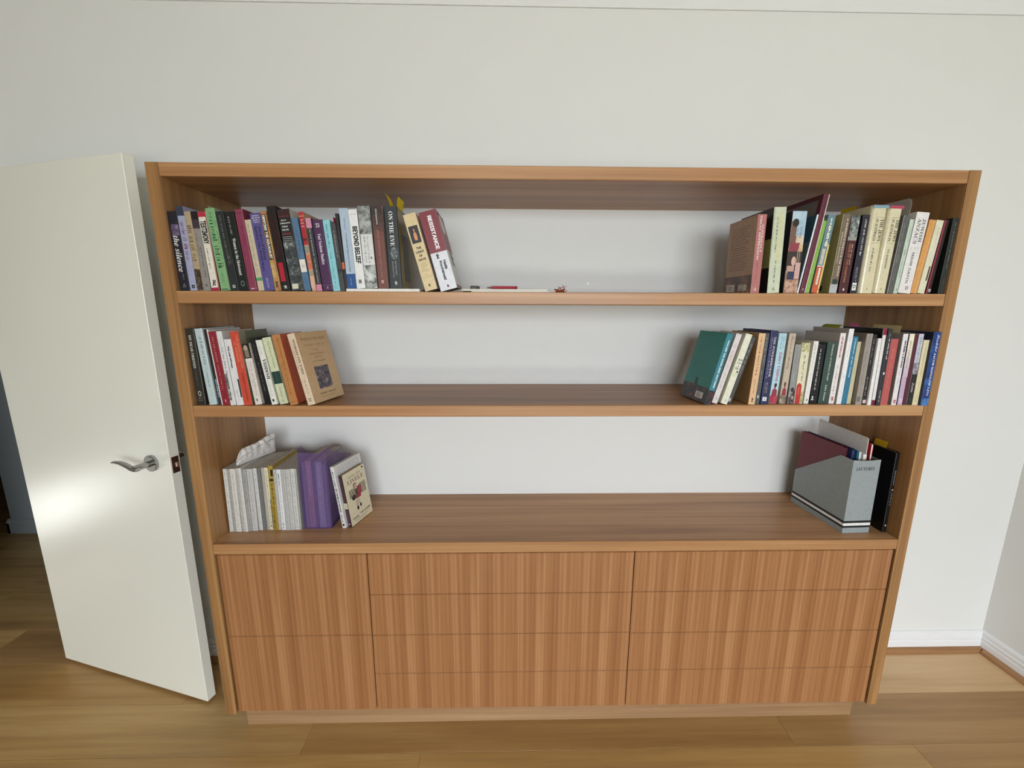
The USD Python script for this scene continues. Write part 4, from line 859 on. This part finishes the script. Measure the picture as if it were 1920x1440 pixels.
"D11": ("cream book with a gold floral head and a tall red shape at its foot", dict(spine="#dcd6ae", items=[P("square", 0, .15, .02, .98, ["#6d6840", "#b5ae7c", "#e6e2c4", 120.0], "picture"), T("The Weight of Ink", .19, .62, .36, .64, "#6d6a4c", "SC"), P("disc", .66, .76, .08, .62, "#cc2a24", "picture"), P("square", .70, .998, .06, .64, "#cc2a24", "picture"), P("square", .72, .85, .3, .38, "#e8705c", "picture"), P("square", .8, .99, .66, .98, ["#8a7a44", "#d8d0a4", 120.0], "picture")])),
"D12": ("slim white book with grey lettering left of a black one, lower shelf right", dict(spine="#e6e3d8", items=[F(10, .05, .42, .3, .6, "#b9b3a0"), F(9, .5, .85, .4, .55, "#c4bfae"), P("disc", .92, .96, .4, .7, "#8d8a80")])),
"D13": ("glossy black book with small white lettering and a white round emblem", dict(spine="#16181b", rough=.22, items=[F(22, .07, .76, .3, .52, "#d6d8d4"), P("disc", .87, .905, .16, .4, "#d6d8d4"), P("square", .915, .94, .14, .44, "#d6d8d4")])),
"D14": ("broad dark green book with pale serif lettering", dict(spine="#314b42", items=[T("Memories of Ordinary People", .03, .62, .44, .66, "#cbd2bd", "S"), T("Kitia Altman", .69, .95, .44, .62, "#cbd2bd", "S")])),
"D15": ("white paperback with red capitals at its head and a red emblem at its foot", dict(spine="#e8e1dc", back="#bdb4a8", items=[T("LET MY PEOPLE GO", .05, .34, .34, .64, "#a83c3c", "B"), F(16, .45, .86, .38, .58, "#4a4a4a"), P("square", .90, .955, .3, .7, "#a83c3c"), FH(2, .91, .945, .38, .62, "#e8e1dc")])),
"D16": ("tall white paperback with pale grey lettering beside the teal-blue one", dict(spine="#e9e8e5", back="#b5aca0", items=[F(9, .1, .36, .42, .62, "#a9a9a6"), F(8, .62, .93, .45, .6, "#bdbdba")])),
"D17": ("teal-blue paperback with white spaced lettering, lower shelf right", dict(spine="#247698", items=[T("Children of the Gulag", .03, .60, .36, .66, "#dceef2", "SB"), F(9, .68, .9, .42, .54, "#4a90ac")])),
"D18": ("straw-coloured cloth book with no clear lettering beside the teal-blue paperback", dict(spine="#cfc294", items=[F(6, .15, .5, .35, .5, "#bcae80")])),
"D19": ("taupe-grey book with a pale edge, between the straw cloth and black books", dict(spine="#9a8f82", back="#857a6f", items=[F(9, .25, .7, .3, .55, "#857b70"), P("square", 0, 1, .92, 1, "#c4bbae", "edge_strip"), P("square", .88, .95, .1, .7, "#746a5e", "patch")])),
"D20": ("black book with grey lettering and a pink label at its foot", dict(spine="#211d1b", items=[F(9, .07, .42, .35, .6, "#8d8a84"), F(8, .6, .86, .35, .55, "#c4c1ba"), P("square", .925, .975, .2, .85, "#eabcc2", "label")])),
"D21": ("blank white slim book left of the white one with a maroon head", dict(spine="#e9e7e1")),
"D22": ("tall white book with maroon head and foot bands", dict(spine="#e8e5e0", back="#16110f", items=[B(0, .085, "#95203f"), B(.93, 1, "#7f1a32"), P("square", .085, .93, .0, .06, "#b9b5ae", "edge_strip")])),
"D23": ("tall black book with bold white lettering and a white diamond", dict(spine="#2a2a2f", items=[F(4, .06, .11, .35, .55, "#c9c9c6"), F(9, .13, .39, .35, .7, "#ecebe8"), P("diamond", .55, .595, .3, .75, "#ecebe8"), F(8, .80, .95, .3, .55, "#d6d5d2"), F(6, .84, .95, .6, .75, "#8d8d8a")])),
"D24": ("coral-red paperback with faint orange lettering, lower shelf right", dict(spine="#c45250", items=[F(12, .14, .58, .4, .56, "#e08a6c"), F(5, .62, .75, .42, .54, "#e08a6c"), F(14, .12, .5, .62, .74, "#d27060")])),
"D25": ("white paperback with navy capitals and a small red emblem", dict(spine="#e6e1dc", back="#a09588", front="#262a58", items=[T("WHERE I STAND", .09, .47, .46, .8, "#2f3350", "B"), F(9, .5, .74, .46, .62, "#c07a70"), P("square", .925, .975, .3, .75, "#b94a48"), FH(2, .935, .965, .4, .65, "#e6e1dc")])),
"D26": ("paperback fading from cream to lilac with grey capitals", dict(spine="#c4a6c0", back="#262a58", items=[B(0, .2, "#efe6c2"), B(.2, .34, "#e6dcc6"), B(.34, .46, "#d8cbc8"), B(.46, .6, "#cdb8c8"), T("NOT PARADISE", .10, .47, .3, .62, "#6b6a66"), P("square", .9, .97, .1, .8, "#e2b6d4", "patch")])),
"D27": ("plain maroon slim book between a lilac and a grey-white book", dict(spine="#5c182a")),
"D28": ("grey-white paperback with a black lower half and white name", dict(spine="#c2c3cc", items=[F(9, .05, .38, .35, .62, "#6a7a90"), B(.40, .56, ["#2c2a2c", "#8a8690", "#c9c6cc", 90.0]), B(.56, 1, "#211d1d"), T("Zable", .68, .82, .36, .74, "#efefec", "SI"), P("disc", .9, .94, .4, .62, "#4a5a4c")])),
"D29": ("pale yellow paperback with faint olive lettering beside the blue end book", dict(spine="#dfd2a0", back="#8d8672", items=[F(15, .05, .55, .42, .6, "#a09468"), F(6, .85, .95, .42, .56, "#a09468")])),
"D30": ("bright blue book with white capitals against the right end panel", dict(spine=["#101a3a", "#173a78", "#3468ac", 22.0], back="#141c38", items=[T("Rabbi", .03, .26, .5, .8, "#c9d6ea", "SB"), T("JACOB DANGLOW LEVI", .28, .86, .48, .76, "#f2f3f2", "S"), P("square", .9, .998, .02, .98, ["#1d3f7c", "#4a80c0", "#16203f", 60.0], "picture")])),
}
GROUPS = {"A": GA, "B": GB, "C": GC, "D": GD}
for key, (label, look) in LOOK.items():
    book("book", label, "book", GROUPS[key[0]], GEO[key], **look)

# ------------------------------------------------------------------ journals on the benchtop
JG = "journals at the left of the benchtop"
JR = [  # key, spine, extra marks, label
    ("m1", "#d3d2c8", "white journal against the left end panel, first of the benchtop row"),
    ("m2", "#a9a8a0", "grey journal just right of the first white journal, benchtop row"),
    ("m3", "#d8d5c8", "broad cream-white journal, third in the benchtop row"),
    ("m4", "#bdb9ad", "warm grey journal under the front corner of the white plastic bag"),
    ("m5", "#dcdcd6", "thin bright white journal beneath the white plastic bag"),
    ("m6", "#a5a39c", "plain grey journal, sixth in the benchtop row, under the bag's middle"),
    ("m7", "#c4c3bd", "light grey journal with pale lettering, seventh in the benchtop row"),
    ("m8", "#d0cfc9", "white-grey journal just left of the darkest grey one"),
    ("m9", "#73726d", "darkest grey journal of the benchtop row"),
    ("m10", "#b3ada0", "beige-grey journal between the darkest grey and the cream journal"),
    ("m11", "#dcd6ae", "cream journal with black lettering left of the mustard one"),
    ("m12", "#b0902e", "mustard yellow journal with black patches"),
    ("m13", "#c0beb6", "slim grey-white journal just right of the mustard one"),
    ("m14", "#e3e3df", "bright white journal with bold dark lettering, second right of the mustard one"),
    ("m15", "#bab9b2", "grey journal right of the bright white one"),
    ("m16", "#c3c2bb", "light grey journal, third from the purple holder"),
    ("m17", "#cccbc3", "pale grey journal, second from the purple holder"),
    ("m18", "#b2b0aa", "thinnest grey journal, touching the purple holder"),
]
for i, (k, c, lab) in enumerate(JR):
    it = [F(16 + i % 5, .06 + .01 * (i % 3), .93, .32, .62, "#a5a39b" if c > "#b" else "#83817a"), FH(2, .955, .968, .25, .75, "#8d8b85")]
    if k == "m11":
        it = [F(24, .05, .9, .38, .6, "#4d4a38"), P("disc", .92, .95, .3, .65, "#5d5a44"), P("square", .5, .99, .86, 1, "#231d12", "patch")]
    if k == "m12":
        it = [P("square", .06, .16, .45, .95, "#2a2312", "patch"), P("square", .2, .24, .1, .9, "#3a3016", "patch"), F(9, .27, .6, .3, .8, "#4a3c16"), P("square", .62, .99, .02, .6, ["#2a2312", "#8a7226", "#b0902e", 90.0], "patch")]
    if k == "m14":
        it = [F(6, .07, .26, .28, .64, "#3a3a3a"), F(17, .28, .84, .36, .56, "#8d8d88"), F(3, .88, .97, .3, .6, "#4a4a48")]
    x, y, z, w, h, dep, lean = GEO[k]
    book("journal", lab, "journal", JG, (x, y, z, w, h, .168, lean), c, it, pages=mat("#bdb8ac", .8, .2), rough=.35)

# purple see-through magazine holder with five journals in it
PURPLE = usdkit.material(stage, "/World/Looks/purple_plastic", {
    "t": ("transparent_bsdf", {"color": (0.90, 0.86, 0.93)}),
    "d": ("principled_bsdf", {"base_color": (0.22, 0.145, 0.35), "roughness": 0.18}),
    "m": ("mix_closure", {"fac": 0.21})}, [("t.BSDF", "m.closure1"), ("d.BSDF", "m.closure2")], surface="m.closure")
HX, HY, HW, HD = -0.9045, 0.096, 0.0985, 0.225
ph = thing("magazine_holder", "translucent purple plastic magazine holder on the benchtop", "magazine holder", (HX, HY, BT + 0.0003))
obj("base", box(0, HW, 0.0016, HD, 0, 0.0016), PURPLE, ph)
obj("front_wall", prism_along_y([(0, 0), (HW, 0), (HW, 0.300), (HW - 0.022, 0.283), (0.012, 0.283), (0, 0.287)], 0, 0.0015), PURPLE, ph)
side = [(0.0016, 0.0017), (HD, 0.0017), (HD, 0.20), (0.07, 0.262), (0.024, 0.303), (0.0016, 0.29)]
obj("side_wall", prism_along_x(side, 0, 0.0015), PURPLE, ph)
obj("side_wall", prism_along_x(side, HW - 0.0015, HW), PURPLE, ph)
obj("back_wall", box(0.0016, HW - 0.0016, HD - 0.0016, HD, 0.0017, 0.11), PURPLE, ph)
xx = HX + 0.006
for w, h, c, lab in [(.011, .245, "#8d8494", "grey-mauve journal at the left inside the purple holder"), (.022, .25, "#b58a94", "pink journal inside the purple holder"), (.010, .244, "#6d6680", "dark violet-grey journal in the middle of the purple holder"),
                     (.024, .247, "#a5a3b4", "broad silver-grey journal with white lettering inside the purple holder"), (.011, .24, "#857a94", "slim journal at the right inside the purple holder")]:
    book("journal", lab, "journal", "journals inside the purple holder", (xx, HY + 0.006, BT + 0.002, w, h, .168, 0), c, [F(15, .06, .5, .35, .65, "#dcd8e6" if w > .02 else "#6d6478"), F(9, .6, .95, .35, .6, "#d0cce0" if w > .023 else "#6d6478")], pages=mat("#bdb8ac", .8, .2))
    xx += w + 0.0012

# two paperbacks turned towards the camera
x, y, z, w, h, dep, lean = GEO["E1"]
book("book", "white slim paperback with black capitals beside the purple holder", "book", None, (x, y, z, w, h, .15, lean), "#e2e0da",
     [F(7, .08, .32, .3, .72, "#2c2c2c"), T("NOT THE END OF THE STORY", .35, .74, .3, .72, "#3a3a38", "B"), F(5, .77, .9, .3, .72, "#2c2c2c"), P("square", .93, .965, .25, .75, "#2c2c2c")], yaw=-16.0,
     front="#d2d1cc", front_items=[FH(16, .03 + .025 * k, .04 + .025 * k, .1, .9, "#9a9a96") for k in range(8)], pages=PAPERW)
x, y, z, w, h, dep, lean = GEO["E3"]
book("book", "cream paperback with maroon spine, its cover showing a child on a striped bench", "book", None, (x + .0040, y, z, w, h, .128, lean), "#43202f",
     [P("square", .53, .645, .0, .98, "#d8cda8", "label"), FH(2, .55, .575, .25, .8, "#5d4a3a"), FH(2, .6, .62, .3, .7, "#5d4a3a"), F(8, .08, .5, .34, .62, "#7a5060"), F(8, .68, .88, .34, .6, "#a88a90"), P("disc", .92, .955, .3, .65, "#d8b0a0")], yaw=-16.0,
     front="#e0d5ae",
     front_items=[P("disc", .03, .065, .86, .94, "#2a2622"), H("PENELOPE", .085, .13, .22, .78, "#a89a78", "S"), H("LIVELY", .155, .235, .16, .88, "#8a6a50", "S")]
     + [P("square", .31, .52, .62 + .06 * k, .645 + .06 * k, "#2a2420", "picture") for k in range(5)] + [P("square", .34, .5, .16 + .055 * k, .185 + .055 * k, "#2a2420", "picture") for k in range(5)]
     + [P("disc", .25, .35, .36, .52, "#8a6a58", "picture"), P("disc", .275, .345, .41, .51, "#c9a890", "picture"), P("square", .34, .5, .5, .68, "#a82a34", "picture"), P("square", .37, .56, .42, .5, "#3a2c28", "picture"), P("disc", .46, .56, .22, .40, "#2a2422", "picture"), P("square", .5, .56, .4, .62, "#a82a34", "picture"),
        P("square", .58, .7, .36, .44, "#c9b498", "picture"), P("square", .58, .68, .46, .52, "#c9b498", "picture"), P("disc", .7, .78, .36, .44, "#231e1c", "picture"), P("disc", .68, .75, .5, .57, "#231e1c", "picture"),
        T("", 0, 1, 0, 1, "#000000") if 0 else FH(7, .86, .9, .12, .36, "#6d5a44"), FH(9, .84, .88, .45, .92, "#6d5a44"), FH(14, .915, .93, .14, .8, "#a89a78"), FH(12, .945, .96, .2, .7, "#a89a78")], pages=mat("#b8a078", .8, .2))

# white plastic bag lying along the tops of the journals
ns, nt = 46, 18
S_, T_ = np.meshgrid(np.linspace(0, 1, ns), np.linspace(0, 1, nt), indexing="ij")
topz = np.interp(S_[:, 0], [0, .06, .18, .5, .8, 1], [.018, .040, .052, .060, .070, .071])
vs = []
for sgn in (-1, 1):
    P3 = np.stack([S_ * 5.0, T_ * 3.0, np.full_like(S_, 3.0 + sgn)], -1)
    fold = (meshkit.fbm(P3 * 1.4, 4, 5) - 0.5) * 0.026 + (meshkit.noise(P3 * [3.0, 1.2, 1], 9) - .5) * 0.010 + .006 * np.abs(np.sin(S_ * 16 + T_ * 5)) * (S_ > .6)
    thick = 0.007 * np.sin(math.pi * np.clip(T_, 0.02, 0.98)) ** .5 * np.sin(math.pi * np.clip(S_, .02, .98)) ** .4
    off = np.clip(fold * .5 * np.sin(math.pi * T_ * .5) + sgn * thick, -.02, .02)
    ax, ay = -1.1165 + 0.052 * S_, 0.098 + 0.150 * S_
    vs.append(np.stack([ax + off * .945, ay - off * .33, 1.0232 + T_ * topz[:, None] + 0.002 * np.sin(9 * S_) * T_], -1).reshape(-1, 3))
idx = np.arange(ns * nt).reshape(ns, nt)
q = np.stack([idx[:-1, :-1], idx[1:, :-1], idx[1:, 1:], idx[:-1, 1:]], -1).reshape(-1, 4)
ff = [q, q[:, ::-1] + ns * nt]
ring = np.concatenate([idx[:, 0], idx[-1, 1:], idx[-2::-1, -1], idx[0, -2::-1]])
ff.append(np.stack([ring[:-1], ring[:-1] + ns * nt, ring[1:] + ns * nt, ring[1:]], -1))
ff = np.vstack(ff)
bagm = trimesh.Trimesh(np.vstack(vs), np.vstack([ff[:, [0, 1, 2]], ff[:, [0, 2, 3]]]), process=False)
bagm.fix_normals()
bg = thing("plastic_bag", "crumpled white plastic bag lying on top of the grey journals", "plastic bag")
obj("bag_body", bagm, mat("#d6d2cc", .3), bg, True)
obj("bag_seam", tube([(-1.1165 + .052 * s + .006, .098 + .15 * s - .004, 1.0232 + .55 * float(np.interp(s, np.linspace(0, 1, ns), topz)) + .016 * s) for s in np.linspace(.05, .97, 20)], .0009, 6), mat("#a8a49e", .4), bg, True)

# ------------------------------------------------------------------ grey file box with papers, and the black binder
FX, FY, FYAW = 0.999, 0.041, 2.6
BOARD = mat("#8f9796", .55)
fb = thing("file_box", "grey cardboard file box with black and white stripes and a handwritten word", "file box", (FX, FY, BT + 0.0003), rz=FYAW)
FW, FD = 0.0995, 0.247
sidep = [(0.0021, 0.0021), (FD, 0.0021), (FD, 0.1376), (0.052, 0.271), (0.0021, 0.270)]
obj("front_panel", prism_along_y([(0, 0), (FW, 0), (FW, 0.271), (FW * .66, 0.2685), (FW * .33, 0.2685), (0, 0.271)], 0, 0.002), BOARD, fb)
obj("side_panel", prism_along_x(sidep, 0, 0.002), BOARD, fb)
obj("side_panel", prism_along_x(sidep, FW - 0.002, FW), BOARD, fb)
obj("back_panel", box(0.0021, FW - 0.0021, FD - 0.002, FD, 0.0021, 0.1376), BOARD, fb)
obj("base", box(0, FW, 0.0021, FD, 0, 0.002), BOARD, fb)
for za, zb, c in ((0.0385, 0.0465, "#15171a"), (0.0285, 0.0375, "#e9e8e3"), (0.0205, 0.0275, "#15171a")):
    obj("stripe", cat(box(-0.0004, FW + 0.0004, -0.0004, 0.0, za, zb), box(-0.0004, 0.0, 0.0, FD, za, zb), box(FW, FW + 0.0004, 0.0, FD, za, zb)), mat(c), fb)
obj("handwriting", place(text_shape("LECTURES", "SB"), spine_plane, 0.014, 0.081, 0.2335, 0.2455), mat("#222626"), fb)


def inbox(name, label, cat_, x, t, h, y0, y1, col, rough=.5, back_h=None, inner=None):
    p = thing(name, label, cat_, (FX, FY, BT + 0.0026), rz=FYAW, group="papers in the grey file box")
    bh = back_h or h
    obj("cover", prism_along_x([(y0, 0), (y1, 0), (y1, bh), (y0 + .004, h), (y0, h - .004)], x, x + .0007), mat(col, rough), p)
    obj("pages", prism_along_x([(y0 + .001, .001), (y1 - .001, .001), (y1 - .001, bh - .002), (y0 + .002, h - .003)], x + .0007, x + t - .0007), inner or PAPERW, p)
    obj("cover", prism_along_x([(y0, 0), (y1, 0), (y1, bh), (y0 + .004, h), (y0, h - .004)], x + t - .0007, x + t), mat(col, rough), p)
    return p


inbox("folder", "maroon folder at the left inside the grey file box", "folder", .004, .012, .299, .045, .243, "#6a1c2a", inner=mat("#4a1a22", .7))
nb = inbox("notebook", "navy spiral notebook inside the grey file box", "notebook", .018, .012, .297, .030, .243, "#16224f", inner=mat("#25315c", .7))
for k in range(16):
    a = np.linspace(0, 2 * math.pi, 13)
    obj("binding_ring", tube(np.stack([.024 + .0075 * np.cos(a), .030 + .006 * np.sin(a), np.full(13, .10 + .0115 * k)], 1), .0007, 5), mat("#2a3460", .35), nb, True)
inbox("folder", "teal folder inside the grey file box", "folder", .034, .006, .292, .026, .243, "#1d6a80", inner=mat("#2a7c8c", .7))
inbox("booklet", "pale blue-white booklet inside the grey file box", "booklet", .042, .009, .290, .026, .243, "#c3ccd4")
inbox("booklet", "thick white booklet inside the grey file box by the red one", "booklet", .054, .013, .283, .022, .243, "#dddcd6")
inbox("document", "tall white sheaf of paper standing highest in the grey file box", "paper", .070, .0035, .337, .030, .243, "#d2cfca", .7, .347)
inbox("booklet", "red booklet at the right inside the grey file box", "booklet", .078, .008, .318, .022, .243, "#b01f28")

bb = book("binder", "tall black binder between the grey file box and the right end panel", "binder", None, (1.1475, .046, BT, .0152, .296, .225, 0), "#08090b",
          [F(10, .22, .40, .5, .75, "#b9bcb8"), P("disc", .45, .47, .48, .76, "#d0d0cc", "dot"), F(10, .49, .66, .5, .75, "#9a9c98"), P("bird", .9, .925, .3, .7, W_)], hard=True, rough=.4)

# ------------------------------------------------------------------ flat things on the top shelf
mg = thing("magazine", "white magazine lying flat under the books at the left of the top shelf", "magazine", (-0.664, 0.002, S1T + 0.0002))
MW, MD = 0.219, 0.205
obj("cover", cat(box(0, MW, 0, MD, 0, .0005), box(0, MW, 0, MD, .0077, .0082)), mat("#dedad2", .35), mg)
obj("page_block", box(0.001, MW - .001, .0008, MD - .001, .0006, .0076), PAPERW, mg)
m2_ = thing("magazine", "thin white leaflet lying lowest on the empty part of the top shelf", "magazine", (-0.292, 0.006, S1T + 0.0002))
obj("cover", cat(box(0, .235, 0, .2, 0, .0004), box(0, .235, 0, .2, .0023, .0027)), mat("#e2ded6", .4), m2_)
obj("page_block", box(.001, .234, .0008, .199, .0005, .0022), PAPERW, m2_)
m3_ = thing("magazine", "grey-white booklet lying flat in the middle of the top shelf under a red pen", "magazine", (-0.322, 0.014, S1T + 0.0032))
obj("cover", cat(box(0, .262, 0, .195, 0, .0005), box(0, .262, 0, .195, .0058, .0063)), mat("#b9b3a6", .4), m3_)
obj("page_block", box(.001, .261, .0008, .194, .0006, .0057), PAPER, m3_)
zt = S1T + 0.0032 + .0065
pn = thing("pen", "red pen lying on the grey-white booklet on the top shelf", "pen", (0, 0, 0))
zp = zt + .0046
obj("barrel", tube([(-.228, .03, zp), (-.158, .036, zp)], .0045, 14), mat("#a01f34", .3), pn)
obj("tip", tube([(-.246, .0285, zp - .001), (-.228, .03, zp)], [.0012, .004], 10), mat("#7a5a58", .3), pn)
obj("cap", tube([(-.158, .036, zp), (-.152, .0365, zp)], .0044, 14), mat("#7c1526", .3), pn)
er = thing("eraser", "small dark block lying on the booklet beside the thick red and white book", "eraser", (-.297, .045, zt))
obj("sleeve", cbox(.0, .021, 0, .03, 0, .0105, .001), mat("#3a362c", .5), er)
obj("eraser_end", cbox(.0212, .028, .0008, .0292, .0006, .0099, .0015), mat("#4d483c", .7), er)
tw = thing("dried_sprig", "small tangled orange-brown dried sprig on the top shelf edge", "dried sprig", (-.018, .03, S1T))
rt = random.Random(4)
for k in range(11):
    a = rt.uniform(0, 2 * math.pi)
    pts = [(.016 * math.cos(a) * rt.uniform(.3, 1), .012 * math.sin(a) * rt.uniform(.3, 1), .0014)]
    for j in range(3):
        a += rt.uniform(.8, 2.2)
        pts.append((.018 * math.cos(a) * rt.uniform(.4, 1.1), .012 * math.sin(a), rt.uniform(.002, .010)))
    if k < 3:
        pts[-1] = (-.008 + .013 * k, 0, .014 + .005 * (k % 2) + .004)
    obj("twig", tube(smooth_curve(pts, 14), np.linspace(.0019, .0008, 14), 6), mat("#9a4320" if k % 3 else "#6d2c14", .6), tw, True)

# ------------------------------------------------------------------ loose sheets and sticky notes tucked into books


def note(key, u, y0, dy, up, col, label, curl=0.0, name="sticky_note", cat_="sticky note", sink=.0006, slant=0.0, rough=.7):
    """A thin sheet standing up out of the book's head, between pages at u across its thickness."""
    x, y, z, w, h, dep, lean = GEO[key]
    if lean > 0:
        z += w * math.sin(math.radians(lean))
    t = thing(name, label, cat_, (x, y, z + .0002), ry=lean)
    n, m = 9, 7
    v, f = [], []
    for s in (0, .0003):
        for i in range(n):
            for j in range(m):
                k = i / (n - 1)
                yy = y0 + dy * j / (m - 1) + slant * k
                v.append((u * w + curl * k ** 2 + s, yy, h - sink * 0 + .0004 + up * k * (1 - .06 * (j == 0) * (i == n - 1))))
    N = n * m
    for i in range(n - 1):
        for j in range(m - 1):
            a = i * m + j
            f += [(a, a + 1, a + m + 1), (a, a + m + 1, a + m), (N + a, N + a + m + 1, N + a + 1), (N + a, N + a + m, N + a + m + 1)]
    edge = [(i * m, (i + 1) * m) for i in range(n - 1)] + [((n - 1) * m + j, (n - 1) * m + j + 1) for j in range(m - 1)] + [((i + 1) * m + m - 1, i * m + m - 1) for i in range(n - 1)[::-1]] + [(j + 1, j) for j in range(m - 1)[::-1]]
    for a, b in edge:
        f += [(a, b, b + N), (a, b + N, a + N)]
    me = trimesh.Trimesh(v, f, process=False)
    me.fix_normals()
    obj("sheet", me, mat(col, rough, .2), t, True)


note("A27", .35, .030, .050, .040, "#ecd024", "yellow sticky note standing left of its pair above the dark slate hardback", -.010, slant=-.012)
note("A27", .72, .050, .075, .038, "#f0d420", "yellow sticky note standing right of its pair above the dark slate hardback", .007, slant=-.006)
note("A20", .45, .010, .050, .022, "#d84a68", "pink page flag above the short dark grey book on the top shelf", -.004, slant=.01)
note("A6", .30, .005, .090, .012, "#b9c98a", "pale green slip of paper over the head of the green paperback", -.012, "paper_slip", "paper slip")
note("B11", .35, .085, .060, .018, "#d8b81a", "mustard yellow sticky note behind the blue-banded cream volume", 0.004)
note("B12", .30, .060, .030, .012, "#a8a05c", "small yellow-green page flag above the two matching cream volumes", 0.004)
note("D16", .45, .050, .075, .010, "#a3b032", "olive-green sticky note above the tall white paperback, lower shelf", .012)
note("D22", .30, .095, .035, .012, "#ff86b4", "bright pink sticky note above the white book with maroon bands", -.010)
note("D25", .40, .020, .100, .024, "#cdbd88", "khaki card curling up from the white paperback with navy capitals", .004, "card", "card")
note("D29", .50, .060, .045, .020, "#a89a70", "tan page flag above the pale yellow paperback at the row's end", .003)
GEO["FB"] = (1.1475, .046, BT, .0152, .296, .225, 0)
note("FB", .42, .045, .050, .022, "#c9a420", "yellow sticky note at the head of the tall black binder", .004)
x, y, z, w, h, dep, lean = GEO["B16"]
ds = thing("document_sheet", "grey translucent document sleeve standing up behind the white book with grey capitals", "document sleeve", (x - .0016, y, z + w * math.sin(math.radians(lean)) + .0003), ry=lean)
obj("sheet", prism_along_x([(.025, 0), (.235, 0), (.235, .285), (.035, .282), (.027, .276), (.025, .268)], 0, .0007), mat("#b5afa6", .3), ds)
obj("sleeve_edge", prism_along_x([(.0235, 0), (.0249, 0), (.0249, .268), (.0235, .266)], 0, .0007), mat("#b0aaa0", .3), ds)
